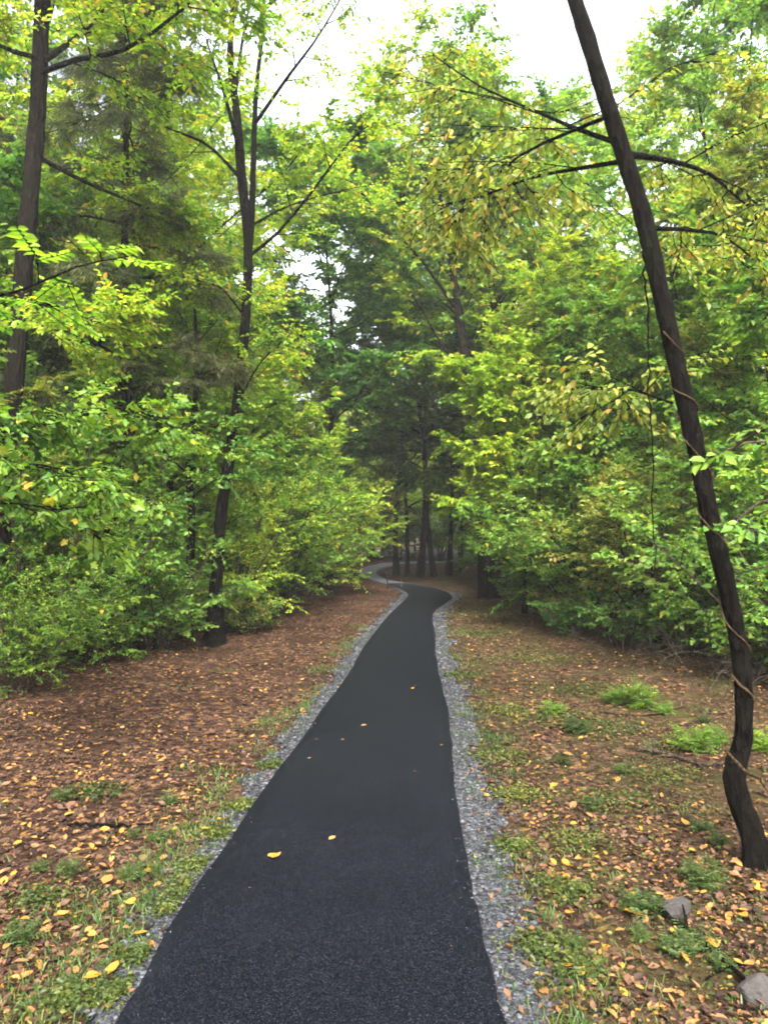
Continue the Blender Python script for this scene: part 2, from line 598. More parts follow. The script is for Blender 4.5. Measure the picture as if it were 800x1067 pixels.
strip([zz(RE + out_l * .02, .008), zz(RE - out_l * .10, .012), zz(RE - out_l * wr[:, None], .005)], GRAVEL, 'gravel_shoulder')

# ------------------------------------------------------------------ ground scatter (stuff)
g = rs(11)


def fan(n, dmin, dmax, spread=.95, rng=g):
    d = np.exp(rng.uniform(math.log(dmin), math.log(dmax), n))
    x = d * rng.uniform(-spread, spread, n)
    return np.column_stack([x, d - .3])


def flat_leaves(P, z, size, kind, rng, tilt=.35, mat=0):
    n = len(P)
    a = rng.uniform(0, 2 * math.pi, n)
    t = np.column_stack([np.cos(a), np.sin(a), rng.randn(n) * tilt * .6])
    nn = np.column_stack([rng.randn(n) * tilt, rng.randn(n) * tilt, np.ones(n)])
    return leaves(np.column_stack([P, z]), t, nn, size, kind, mat)


P = fan(200000, 1.7, 42)
P = P[~inpath(P)]
ed = edgedist(P)
cl = bumps(P[:, 0] * 2.2 + 3, P[:, 1] * 2.2) / .04
pt = np.sin(P[:, 0] * 2.1 + 1.3 * np.sin(P[:, 1] * 1.4)) + np.sin(P[:, 1] * 2.7 + 1.9 * np.sin(P[:, 0] * 1.7 + 2)) + .7 * np.sin(P[:, 0] * 5.3 - P[:, 1] * 4.1)
keep = (g.rand(len(P)) < np.clip(1 + .38 * pt, .22, 1)) & (g.rand(len(P)) < np.clip((ed - .03) * 2.6, .08, 1)) & (g.rand(len(P)) < np.where(P[:, 0] > .3, .82, .95) + .4 * cl)
P = P[keep]
d = P[:, 1]
sz = .014 + .035 * g.rand(len(P)) ** 1.8 + .02 * (g.rand(len(P)) < .06) * np.clip(.8 + d / 22, 1, 2.1)
h = hgt(P)
k = g.rand(len(P)) < .45
geo = [flat_leaves(P[k], h[k] + g.uniform(.004, .022, k.sum()), sz[k], 'curl', g), flat_leaves(P[~k], h[~k] + g.uniform(.004, .02, (~k).sum()), sz[~k], 'ovate', g)]
P = fan(150000, 1.6, 16)
P = P[~inpath(P)]
ed = edgedist(P)
P = P[g.rand(len(P)) < np.clip((ed - .05) * 3, .10, 1)]
n = len(P)
bits = flat_leaves(P, hgt(P) + g.uniform(.002, .012, n), (.006 + .016 * g.rand(n) ** 2) * np.clip(.7 + P[:, 1] / 9, .8, 2.4), 'diamond', g, .55)
P = fan(400, 1.8, 14, .5)
P = P[inpath(P)]
P = P[(edgedist(P) > .06) | (g.rand(len(P)) < .5)]
n = len(P)
bits2 = flat_leaves(P, np.full(n, .047), (.004 + .014 * g.rand(n) ** 3), 'diamond', g, .2)
CRUMBS = littermat('litter_crumbs', [(0, (.006, .0035, .002)), (.5, (.022, .011, .0065)), (.85, (.05, .025, .014)), (.96, (.10, .055, .022)), (1, (.16, .10, .03))])
P = fan(5000, 1.7, 12)
P = P[~inpath(P)]
P = P[edgedist(P) > .12]
n = len(P)
a = g.uniform(0, 6.28, n)
l = g.uniform(.02, .11, n)
z0 = hgt(P) + .006
q0 = np.column_stack([P, z0 + g.uniform(0, .012, n)])
q1 = q0 + np.column_stack([np.cos(a) * l, np.sin(a) * l, g.uniform(-.004, .016, n)])
ok = ~inpath(q1)
twg = sticks(q0[ok], q1[ok], .0016, .0009, 2)
geo += [(bits[0], bits[1], 1, False), (bits2[0], bits2[1], 1, False), twg]
tag(build('leaf_litter', geo, [LITTER, CRUMBS, BARKT]), 'brown and tan fallen leaves covering the ground beside the path', 'leaf litter', kind='stuff')

# gravel stones
ph = (1 + 5 ** .5) / 2
ico = nrm(np.array([(-1, ph, 0), (1, ph, 0), (-1, -ph, 0), (1, -ph, 0), (0, -1, ph), (0, 1, ph), (0, -1, -ph), (0, 1, -ph), (ph, 0, -1), (ph, 0, 1), (-ph, 0, -1), (-ph, 0, 1)], float))
icof = np.array([(0, 11, 5), (0, 5, 1), (0, 1, 7), (0, 7, 10), (0, 10, 11), (1, 5, 9), (5, 11, 4), (11, 10, 2), (10, 7, 6), (7, 1, 8), (3, 9, 4), (3, 4, 2), (3, 2, 6), (3, 6, 8), (3, 8, 9), (4, 9, 5), (2, 4, 11), (6, 2, 10), (8, 6, 7), (9, 8, 1)])


def stones(P, z, size, rng, mat=0):
    n = len(P)
    V = ico[None] * (1 + rng.uniform(-.35, .25, (n, 12, 1)))
    V = V * rng.uniform(.6, 1.3, (n, 1, 3)) * np.array([1, 1, .6])
    a = rng.uniform(0, 6.28, n)
    c, s = np.cos(a)[:, None], np.sin(a)[:, None]
    V = np.stack([V[..., 0] * c - V[..., 1] * s, V[..., 0] * s + V[..., 1] * c, V[..., 2]], -1) * np.asarray(size)[:, None, None]
    V = V + np.column_stack([P, z])[:, None]
    return (V.reshape(-1, 3), (icof[None] + (np.arange(n) * 12)[:, None, None]).reshape(-1, 3), mat, False)


for E, sgn, w0, nst in ((LE, 1, wl, 7000), (RE, -1, wr, 13000)):
    q = np.exp(g.uniform(math.log(1.6), math.log(19), nst))
    i = np.searchsorted(np.maximum.accumulate(E[:230, 1]), q).clip(1, NP - 2)
    f = g.rand(nst)[:, None]
    o = np.abs(g.rand(nst) ** .8) * (w0[i] + .02) + .012
    o = np.where(g.rand(nst) < .06, o + g.rand(nst) * .25, o)
    P = E[i - 1] * (1 - f) + E[i] * f + sgn * out_l[i] * o[:, None]
    ok = ~inpath(P)
    P, o = P[ok], o[ok]
    i2 = g.randint(8, 200, 110)
    P2 = E[i2] - sgn * out_l[i2] * (g.rand(110) ** 2.6 * .09)[:, None]
    spill = stones(P2[:, :2], np.full(110, .030), g.uniform(.002, .0055, 110) * np.clip(.8 + P2[:, 1] / 10, 1, 2), g)
    tag(build('gravel', [spill, stones(P[:, :2], np.full(len(P), .008), g.uniform(.004, .0125, len(P)) * np.clip(.8 + P[:, 1] / 10, 1, 2.2), g)], [PEBBLE]),
        'loose grey crushed gravel along the edge of the asphalt', 'gravel', kind='stuff')

# thin grass and moss tufts
def blades(P, z, hh, rng, mat=0, w=.0035):
    n = len(P)
    a = rng.uniform(0, 6.28, n)
    s = np.column_stack([np.cos(a), np.sin(a), np.zeros(n)])
    l = np.column_stack([rng.randn(n) * .5, rng.randn(n) * .5, np.ones(n)])
    b = np.column_stack([P, z])
    hh = hh[:, None]
    V = np.stack([b - s * w, b + s * w, b + nrm(l) * hh * .6 + s * w * .7, b + nrm(l) * hh * .6 - s * w * .7,
                  b + nrm(l) * hh * .95 + l * [.35, .35, 0] * hh], 1)
    base = (np.arange(n) * 5)[:, None]
    return [(V.reshape(-1, 3), np.array([[0, 1, 2, 3]]) + base, mat, False), (V.reshape(-1, 3), np.array([[3, 2, 4]]) + base, mat, False)]


c = []
for _ in range(150):     # tuft centres
    p = fan(1, 1.8, 22, .8)[0]
    if p[0] < 0 and g.rand() < .55:
        continue
    c.append(p)
c = np.array(c)
bord = []
for E, sgn in ((LE, 1), (RE, -1)):
    for _ in range(130 if sgn > 0 else 70):
        i = g.randint(18, 190)
        bord.append((E[i] + sgn * out_l[i] * g.uniform(.1, .42))[:2])
c = np.vstack([c, bord])
rep = 60
P = np.repeat(c, rep, 0) + g.randn(len(c) * rep, 2) * np.repeat(g.uniform(.03, .16, len(c)), rep)[:, None]
P = P[~inpath(P)]
P = P[edgedist(P) > .03]
tag(build('grass', blades(P, hgt(P), g.uniform(.015, .06, len(P)), g, w=.003), [GRASS]), 'short thin grass sprouting through litter beside the path', 'grass', kind='stuff')
P = fan(26000, 1.9, 20, .8)
P = P[(P[:, 0] > .3) | (g.rand(len(P)) < .12)]
P = P[~inpath(P)]
P = P[(edgedist(P) > .25)]
P = P[bumps(P[:, 0] * 1.5, P[:, 1] * 1.5) > .008 + .03 * (P[:, 0] > 1.9) + .02 * g.randn(len(P))]
pc = []
for u, v, rad in ((482, 705, .22), (575, 750, .35), (604, 724, .4), (522, 742, .22), (560, 688, .6), (540, 830, .16), (602, 880, .15), (562, 990, .1), (604, 1012, .1), (640, 762, .3), (500, 660, .7), (520, 790, .2), (650, 840, .2),
                  (590, 930, .14), (536, 885, .1), (690, 810, .25), (500, 640, .8), (228, 872, .07), (205, 905, .08), (252, 843, .08), (178, 950, .08), (148, 1000, .08), (118, 1040, .07), (62, 1046, .09), (40, 940, .12), (285, 800, .08), (100, 830, .15), (190, 930, .1)):
    q = np.array(gnd(u, v)[:2])
    pc.append(q + g.randn(int(420 + 500 * rad), 2) * rad * .55)
pc = np.vstack(pc)
pc = pc[~inpath(pc)]
P = np.vstack([P, pc[edgedist(pc) > .03]])
n = len(P)
tag(build('ground_cover', [flat_leaves(P, hgt(P) + g.uniform(.012, .04, n), g.uniform(.010, .027, n) * np.clip(.75 + P[:, 1] / 14, 1, 1.7), 'ovate', g, .5)], [MOSS]),
    'tiny green seedlings and moss scattered through the litter', 'ground cover', kind='stuff')

# ------------------------------------------------------------------ trees
UP = np.array([0, 0, 1.0])


def poly(rng, p, d, length, n, wander=.15, trop=0.0):
    P = [np.array(p, float)]
    d = nrm(np.array(d, float))
    for _ in range(n - 1):
        d = nrm(d + rng.randn(3) * wander * np.array([1, 1, .7]) + UP * trop)
        P.append(P[-1] + d * length / (n - 1))
    return np.array(P)


def interp(P, t):
    x = np.asarray(t) * (len(P) - 1)
    i = np.minimum(x.astype(int), len(P) - 2)
    f = (x - i)[:, None]
    return P[i] * (1 - f) + P[i + 1] * f, nrm(P[i + 1] - P[i])


def side_branches(rng, P, r, n2, frac, lo=.2, flat=.5, trop=.02, minlen=.25):
    """secondary branches along a limb: polylines (m,4,3)"""
    L = np.linalg.norm(np.diff(P, axis=0), axis=1).sum()
    out = []
    for q in range(n2):
        t = lo + (1 - lo) * (q + rng.rand()) / n2
        p, d = interp(P, np.array([t]))
        p, d = p[0], d[0]
        side = nrm(np.cross(d, UP) + rng.randn(3) * .25) * (1 if q % 2 else -1)
        dd = nrm(d * rng.uniform(.35, .9) + side * rng.uniform(.6, 1) + UP * rng.uniform(-.2, .35) * (1 - flat))
        l = max(minlen, L * frac * (1.1 - t * .75) * rng.uniform(.7, 1.2))
        out.append(poly(rng, p, dd, l, 4, .16, trop))
    out.append(np.array([P[-1] + (P[-1] - P[-2]) * k for k in (-.9, -.4, .1, .6)]))
    return out


def foliate(rng, subs, n3, twl, k, ls, kind='diamond', hang=.12, jit=.45, lo=.12, mode='alt', twig_r=.003, drop=0.0):
    """twigs + leaves on secondary branches -> (twig geo, leaf geo)"""
    Sb = np.array(subs)
    m = len(Sb)
    idx = np.repeat(np.arange(m), n3)
    n = len(idx)
    t = lo + (1 - lo) * rng.rand(n)
    x = t * 3
    i = np.minimum(x.astype(int), 2)
    f = (x - i)[:, None]
    p = Sb[idx, i] * (1 - f) + Sb[idx, i + 1] * f
    d = nrm(Sb[idx, i + 1] - Sb[idx, i])
    side = nrm(np.cross(d, UP) + 1e-6) * np.where(np.arange(n) % 2, 1, -1)[:, None]
    td = nrm(d * rng.uniform(.3, 1.1, (n, 1)) + side * rng.uniform(.3, 1, (n, 1)) + rng.randn(n, 3) * [.25, .25, .22] - UP * drop)
    tl = twl * rng.uniform(.55, 1.25, n)
    e = p + td * tl[:, None] - UP * (tl * hang)[:, None]
    # leaves
    td2 = nrm(e - p)
    j = np.tile(np.arange(k), n)
    ii = np.repeat(np.arange(n), k)
    if mode == 'pair':
        s = (np.floor(j / 2) + .8) / (k / 2 + .3)
        sg = np.where(j % 2, 1.0, -1.0)
    else:
        s = (j + .9 + rng.uniform(-.3, .3, len(j))) / (k + .3)
        sg = np.where(j % 2, 1.0, -1.0)
    pos = p[ii] + (e - p)[ii] * s[:, None]
    sd = nrm(np.cross(td2, UP) + 1e-6)[ii]
    N = len(pos)
    nn = UP + rng.randn(N, 3) * jit + np.repeat(rng.randn(n, 3) * jit * .7, k, 0)
    if mode == 'pair':
        ld = td2[ii] * .4 + sd * sg[:, None] - UP * .12 + rng.randn(N, 3) * .08
    else:
        ld = td2[ii] * rng.uniform(.2, 1, (N, 1)) + sd * sg[:, None] * rng.uniform(.4, 1, (N, 1)) - UP * rng.uniform(0, hang * 4, (N, 1)) + rng.randn(N, 3) * .25
    size = ls * rng.uniform(.65, 1.2, N)
    if mode == 'pair':
        size *= np.repeat(.75 + .5 * rng.rand(n), k) * (1 - .25 * np.abs(s - .45))
    return sticks(p, e, twig_r * 1.3, twig_r * .6, 1), leaves(pos, ld, nn, size, kind, 0)


def grow(rng, H, r0, nl, f0, f1, lenf, elevf, n2=8, frac=.42, trunk=None, lean=.05, flat=.5, trop=.05, az0=None, azspread=None):
    if trunk is None:
        trunk = resample(poly(rng, (0, 0, -.1), (rng.randn() * lean, rng.randn() * lean, 1), H, 7, .07, .05), 16)
    n = len(trunk)
    tr = r0 * (1 - np.linspace(0, 1, n) ** .9 * .9)
    tr[0] *= 1.45
    tr[1] *= 1.08
    limbs, subs = [], []
    for q in range(nl):
        f = f0 + (f1 - f0) * (q + rng.rand() * .8) / nl
        p, td = interp(trunk, np.array([f]))
        az = q * 2.39996 + rng.randn() * .35 if az0 is None else az0 + rng.uniform(-1, 1) * azspread
        el = R(elevf(f)) + rng.randn() * .12
        dd = np.array([math.cos(az) * math.cos(el), math.sin(az) * math.cos(el), math.sin(el)])
        L = lenf(f) * rng.uniform(.75, 1.2)
        P = poly(rng, p[0], dd, L, 6, .13, trop)
        rl = min(np.interp(f, np.linspace(0, 1, n), tr) * .55, .012 + L * .013)
        limbs.append((P, rl))
        subs.append(side_branches(rng, P, rl, n2, frac, flat=flat))
    return trunk, tr, limbs, subs


def wood_of(rng, trunk, tr, sides=9):
    return tube(resample(trunk, len(trunk) * 2), np.interp(np.linspace(0, 1, len(trunk) * 2), np.linspace(0, 1, len(tr)), tr), sides, 0, .035, rng)


def limb_geo(P, rl, sb, sides=5):
    geo = [tube(resample(P, 9), np.linspace(rl, .006, 9), sides)]
    for q in sb:
        geo.append(tube(q, np.linspace(max(rl * .38, .005), .003, 4), 3))
    return geo


def make_plant(name, rng, barkm, leafm, fol, sepal=False, stems=None, **kw):
    """an Empty with trunk / limb / crown children (loc 0)"""
    root = bpy.data.objects.new(name, None)
    root.empty_display_size = .2
    COL.objects.link(root)
    wood, allsub, limbset = [], [], []
    if stems is None:
        trunk, tr, limbs, subs = grow(rng, **kw)
        wood.append(wood_of(rng, trunk, tr))
        for (P, rl), sb in zip(limbs, subs):
            limbset.append(limb_geo(P, rl, sb))
            allsub += sb
    else:
        for P, r0, sb in stems:
            wood.append(tube(resample(P, 10), np.linspace(r0, .005, 10), 5))
            for q in sb:
                wood.append(tube(q, np.linspace(.007, .003, 4), 3))
            allsub += sb
    if sepal:
        build('trunk', wood, [barkm], root)
        for lg in limbset:
            build('limb', lg, [barkm], root)
    else:
        for lg in limbset:
            wood += lg
        build('trunk' if stems is None else 'stem', wood, [barkm], root)
    fols = fol if isinstance(fol, list) else [fol]
    geo = []
    for fkw in fols:
        tw, lf = foliate(rng, allsub, **fkw)
        geo += [lf, tw] if fkw.get('twig_r', .003) > 0 else [lf]
    build('crown', geo, [leafm, barkm], root)
    return root


def shrub_stems(rng, n, H, spread, n2, frac=.4, arch=-.06, base=.15, lo=.12):
    st = []
    for q in range(n):
        a = q * 2.4 + rng.randn() * .3
        tilt = spread * rng.uniform(.3, 1.1)
        p = np.array([math.cos(a) * base * rng.rand(), math.sin(a) * base * rng.rand(), -.05])
        P = poly(rng, p, (math.cos(a) * tilt, math.sin(a) * tilt, 1), H * rng.uniform(.65, 1.15), 6, .12, arch)
        st.append((P, .008 + H * .005, side_branches(rng, P, .01, n2, frac, lo=lo, flat=.4)))
    return st


round_ = lambda Rm, lo, hi: (lambda f: Rm * (.35 + .65 * math.sin(math.pi * min(1, max(0, (f - lo) / (hi - lo))) ** .8)))

# --- prototypes (all at the origin, moved to their first place below)
PROTO = {}


def proto(key, name, maker):
    PROTO[key] = [name, maker, None]


def spawn(key, x, y, sc, rz, label, cat, group=None, leaf=None, tiltx=0, tilty=0, scz=None):
    name, maker, first = PROTO[key]
    if first is None:
        o = maker()
        PROTO[key][2] = o
    else:
        o = copy_tree(first)
    o.location = (x, y, gh(x, y) if abs(x) < 14 and y < 42 else 0)
    o.rotation_euler = (tiltx, tilty, rz)
    o.scale = (sc, sc, scz or sc)
    for k in ('label', 'category', 'group'):
        if k in o:
            del o[k]
    tag(o, label, cat, group)
    if leaf is not None:
        for ch in o.children:
            if ch.name.startswith('crown'):
                ch.material_slots[0].link = 'OBJECT'
                ch.material_slots[0].material = leaf
    return o


tallfol = dict(n3=10, twl=.6, k=13, ls=.145, jit=.5)
proto('tallA', 'forest_tree', lambda: make_plant('forest_tree', rs(21), BARKG, MID, tallfol, H=14, r0=.13, nl=19, f0=.26, f1=.98,
      lenf=round_(4.3, .2, 1.1), elevf=lambda f: 22 + 42 * f, n2=9, frac=.45, trop=.03))
proto('tallB', 'forest_tree', lambda: make_plant('forest_tree', rs(22), BARK, LIME, tallfol, H=15.5, r0=.13, nl=19, f0=.32, f1=.98,
      lenf=round_(4.0, .25, 1.1), elevf=lambda f: 18 + 45 * f, n2=9, frac=.45, trop=.02))
proto('tallC', 'forest_tree', lambda: make_plant('forest_tree', rs(23), BARK, OLIVE, dict(n3=10, twl=.55, k=14, ls=.12, jit=.5), H=12, r0=.09, nl=19, f0=.2, f1=.98,
      lenf=round_(3.6, .15, 1.1), elevf=lambda f: 25 + 38 * f, n2=9, frac=.45, trop=.02))
proto('maple', 'maple_tree', lambda: make_plant('maple_tree', rs(24), BARK, DEEP, dict(n3=15, twl=.55, k=15, ls=.16), H=13.2, r0=.12, nl=22, f0=.26, f1=.97,
      lenf=round_(4.2, .2, 1.1), elevf=lambda f: -8 + 62 * f, n2=10, frac=.45, trop=.02))
proto('tallD', 'forest_tree', lambda: make_plant('forest_tree', rs(27), BARKG, LIME, tallfol, H=13, r0=.22, nl=19, f0=.34, f1=.98,
      lenf=round_(3.8, .28, 1.1), elevf=lambda f: 20 + 45 * f, n2=9, frac=.45, trop=.02))
proto('sapD', 'sapling', lambda: make_plant('sapling', rs(34), BARK, BRIGHT, dict(n3=10, twl=.34, k=12, ls=.105, kind='ovate', jit=.4), H=4.6, r0=.05, nl=22, f0=.36, f1=.98,
      lenf=round_(2.0, .15, 1.1), elevf=lambda f: 5 + 50 * f, n2=8, flat=.7))
proto('shrubD', 'shrub', lambda: make_plant('shrub', rs(45), BARK, MID, dict(n3=9, twl=.28, k=11, ls=.068, kind='ovate', jit=.45), stems=shrub_stems(rs(145), 13, 2.7, .55, 9, lo=.34)))
proto('sapA', 'sapling', lambda: make_plant('sapling', rs(31), BARKG, MID, dict(n3=9, twl=.36, k=11, ls=.105, kind='ovate', jit=.35), H=6, r0=.055, nl=22, f0=.1, f1=.98,
      lenf=round_(1.9, -.1, 1.05), elevf=lambda f: 5 + 45 * f, n2=7, flat=.8))
proto('sapB', 'sapling', lambda: make_plant('sapling', rs(32), BARK, LIME, dict(n3=9, twl=.34, k=12, ls=.095, kind='ovate', jit=.35), H=5.2, r0=.05, nl=22, f0=.08, f1=.98,
      lenf=round_(1.8, -.15, 1.05), elevf=lambda f: 0 + 50 * f, n2=7, flat=.8))
proto('sapC', 'sapling', lambda: make_plant('sapling', rs(33), BARKG, OLIVE, dict(n3=8, twl=.32, k=14, ls=.075, kind='ovate', jit=.4, mode='pair'), H=6.6, r0=.055, nl=22, f0=.12, f1=.98,
      lenf=round_(1.8, -.1, 1.05), elevf=lambda f: 10 + 40 * f, n2=7, flat=.7))
proto('shrubA', 'shrub', lambda: make_plant('shrub', rs(41), BARKT, MID, dict(n3=7, twl=.26, k=11, ls=.07, kind='ovate', jit=.4), stems=shrub_stems(rs(141), 12, 2.6, .45, 9)))
proto('shrubB', 'shrub', lambda: make_plant('shrub', rs(42), BARKT, PALE, dict(n3=7, twl=.24, k=12, ls=.063, kind='ovate', jit=.45), stems=shrub_stems(rs(142), 13, 2.3, .6, 9, arch=-.12)))
proto('shrubC', 'shrub', lambda: make_plant('shrub', rs(43), BARKT, OLIVE, dict(n3=8, twl=.28, k=12, ls=.054, kind='ovate', jit=.5), stems=shrub_stems(rs(143), 13, 2.1, .5, 9)))
proto('low', 'seedling', lambda: make_plant('seedling', rs(44), BARKT, MID, dict(n3=5, twl=.14, k=7, ls=.055, kind='ovate', jit=.35), stems=shrub_stems(rs(144), 6, .65, .6, 5)))
proto('cedar', 'cedar_tree', lambda: make_plant('cedar_tree', rs(51), BARK, NEEDLE, dict(n3=16, twl=.42, k=26, ls=.085, kind='needle', hang=.35, jit=.6), H=12, r0=.13, nl=34, f0=.32, f1=.97,
      lenf=lambda f: 2.5 * (1.12 - f * .85), elevf=lambda f: -12 + 30 * f, n2=9, frac=.38, trop=-.03))

r = rs(77)

# left side, woodland edge (u, v of the base in the photograph -> point on the ground)
def G(u, v):
    p = gnd(u, v)
    return p[0], p[1]


edge_l = [
    ('shrubA', G(60, 708), 1.0, SHADE, 'deep green shrub nearest the camera on the left litter edge'),
    ('shrubA', G(128, 692), .9, MID, 'green shrub just left of the two dark trunks by the litter'),
    ('shrubB', G(176, 682), .8, MID, 'low arching green shrub in front of the thin dark trunk'),
    ('shrubC', G(262, 656), 1.05, LIME, 'yellow-green shrub right beside the dark forked tree trunk'),
    ('shrubA', G(288, 646), 1.15, FRESH, 'bright shrub second along the litter beyond the forked tree'),
    ('shrubB', G(312, 637), 1.2, MID, 'drooping green shrub third along the litter beyond the forked tree'),
    ('shrubA', G(334, 628), 1.3, FRESH, 'rounded bright green shrub hanging low to the litter before the bend'),
    ('shrubC', G(352, 619), 1.4, LIME, 'feathery yellow-green shrub next to the bend, left of path'),
    ('shrubB', G(364, 609), 1.5, OLIVE, 'last shrub on the left before the path curves away'),
]
for key, (x, y), sc, lf, lab in edge_l:
    spawn(key, x - .35 * sc, y + .3, sc, r.rand() * 6, lab, 'shrub', 'shrubs along the left woodland edge', lf)
edge_l += [('shrubC', G(22, 722), .62, SHADE, 'low deep green shrub at the far left edge of the litter'), ('shrubC', G(100, 700), .6, MID, 'low green shrub in front of the thicket at the left')]
for key, (x, y), sc, lf, lab in edge_l[-2:]:
    spawn(key, x, y, sc, r.rand() * 6, lab, 'shrub', 'shrubs along the left woodland edge', lf)
edge_r = [
    ('shrubC', G(548, 641), .5, PALE, 'small pale shrub at the foot of the paired trunks'),
    ('shrubD', G(580, 652), 1.05, MID, 'dense green shrub right of the paired trunks'),
    ('shrubD', G(622, 662), 1.1, PALE, 'arching pale honeysuckle shrub above the dark hollow'),
    ('shrubD', G(668, 674), 1.0, OLIVE, 'olive-green shrub left of the leaning trunk behind brambles'),
    ('shrubB', G(722, 684), 1.2, PALE, 'pale green shrub directly behind the leaning trunk'),
    ('shrubA', G(785, 700), 1.1, MID, 'green shrub at the right edge beyond the leaning trunk'),
    ('shrubB', G(850, 735), 1.0, MID, 'mid-green shrub half cut by the right edge of the picture'),
]
for key, (x, y), sc, lf, lab in edge_r:
    spawn(key, x + .35 * sc, y + .45, sc, r.rand() * 6, lab, 'shrub', 'shrubs along the right woodland edge', lf)

# saplings behind the shrubs
sap_l = [('sapC', -4.6, 8.2, .85, OLIVE), ('sapA', -4.6, 10.4, 1.0, MID), ('sapB', -3.5, 12.0, .95, FRESH), ('sapA', -5.9, 11.8, 1.1, DEEP), ('sapC', -3.0, 14.0, 1.0, FRESH),
         ('sapB', -2.75, 16.6, 1.15, LIME), ('sapA', -3.9, 17.2, 1.2, MID), ('sapC', -2.3, 19.6, 1.1, LIME), ('sapB', -2.2, 22.8, 1.2, MID), ('sapA', -5.2, 15, 1.25, OLIVE),
         ('sapC', -6.6, 9.2, 1.0, MID), ('sapB', -4.2, 20.5, 1.35, LIME)]
for key, x, y, sc, lf in sap_l:
    spawn(key, x, y, sc, r.rand() * 6, 'leafy young tree in the thicket left of the path', 'sapling', 'young trees in the left thicket', lf)
sap_r = [('sapB', 3.7, 13.4, 1.0, MID), ('sapA', 4.4, 11.6, .95, MID), ('sapC', 5.3, 10.4, 1.0, OLIVE), ('sapA', 6.2, 12.5, 1.15, LIME), ('sapB', 5.0, 8.6, .9, MID), ('sapC', 3.4, 17.5, 1.1, LIME),
         ('sapA', 4.9, 16.4, 1.2, MID), ('sapB', 6.6, 9.2, 1.1, LIME), ('sapA', 3.2, 21.5, 1.1, MID), ('sapC', 6.4, 15.6, 1.25, OLIVE)]
for key, x, y, sc, lf in sap_r:
    spawn(key, x, y, sc, r.rand() * 6, 'leafy young tree in the thicket right of the path', 'sapling', 'young trees in the right thicket', lf)
spawn('sapD', 2.55, 14.0, .9, 1.0, 'bright yellow-green young tree leaning over the paired trunks toward the path', 'sapling', 'young trees in the right thicket', BRIGHT)

# grove where the path bends: dark trunks
mp = spawn('maple', *G(437, 601), 1.0, .4, 'dark green maple standing in the grove where the path bends', 'tree', 'trees of the grove at the bend', DEEP)
grove = [('tallA', G(413, 599), .8, MID, 'slim dark trunked tree, leftmost of the grove at the bend'),
         ('tallC', G(424, 600), .85, DEEP, 'thin dark tree between the leftmost trunk and the maple'),
         ('maple', G(452, 601), .82, DEEP, 'smaller dark maple next to the big maple in the grove'),
         ('tallB', G(467, 602), .72, MID, 'dark trunk tree rightmost of the grove beside the grass patch'),
         ('tallC', G(480, 596), .6, LIME, 'tree set back behind the right end of the grove')]
for key, (x, y), sc, lf, lab in grove:
    spawn(key, x, y, sc, r.rand() * 6, lab, 'tree', 'trees of the grove at the bend', lf)
# two thick trunks on the right
spawn('tallD', *G(510, 624), .92, 2.2, 'thick grey-brown trunk, left one of the close pair right of the path', 'tree', 'paired thick trunks right of the path', LIME)
spawn('tallD', *G(526, 617), .88, 4.0, 'thick dark trunk, right one of the close pair right of the path', 'tree', 'paired thick trunks right of the path', MID)

spawn('cedar', -3.9, 10.4, .82, 1.2, 'dark drooping cedar with brownish needles behind the left trunk', 'tree', 'cedars in the left woods', NEEDLE)
spawn('cedar', -7.4, 15.5, 1.05, 3.2, 'second dark cedar standing farther back in the left woods', 'tree', 'cedars in the left woods', NEEDLE)

# deep woods
woods = []
for key, x, y, sc, lf, lab in (('tallA', -4.3, 18.6, .8, LIME, 'light green spreading tree behind the shrubs left of the bend'), ('maple', -1.75, 20.3, .84, DEEP, 'dark green round maple left of the path just before the bend'),
                        ('tallC', -3.6, 13.4, .9, LIME, 'light green tree directly behind the forked tree'), ('tallB', 4.2, 22, .8, LIME, 'yellow-green tree behind the paired trunks'), ('tallB', 3.7, 17.4, .64, LIME, 'slim pale green tree behind the thicket beside the leaning trunk'), ('tallC', 5.7, 11.6, .84, MID, 'green tree behind the thicket near the right edge')):
    woods.append((x, y))
    spawn(key, x, y, sc, r.rand() * 6, lab, 'tree', 'trees close behind the woodland edge', lf)
for i in range(400):
    x, y = r.uniform(-20, 20), r.uniform(11, 52)
    side = -1 if x < 0 else 1
    lim = 4.2 if y < 16 else 3.9
    if y > 30:
        lim = 0
    if abs(x) < lim or abs(x) > 2.5 + y * .62:
        continue
    if abs(x + .02 * y) < 1.0 + .02 * y and y < 36:
        continue
    if any((x - a) ** 2 + (y - b) ** 2 < 2.7 ** 2 for a, b in woods):
        continue
    woods.append((x, y))
woods = [q for q in woods[6:] if not (-5.5 < q[0] < 5.5 and 26 < q[1] < 47)][:50]
keys = ['tallA', 'tallB', 'tallC']
for x, y in woods:
    key = keys[r.randint(3)]
    lf = [LIME, MID, OLIVE, MID, LIME, FRESH][r.randint(6)]
    sc = r.uniform(.8, 1.12) * (.78 if abs(x) < 6 else 1)
    side = 'left' if x < 0 else 'right'
    spawn(key, x, y, sc, r.rand() * 6, 'tall leafy tree deep in the woods %s of the path' % side, 'tree', 'tall trees deep in the %s woods' % side, lf)
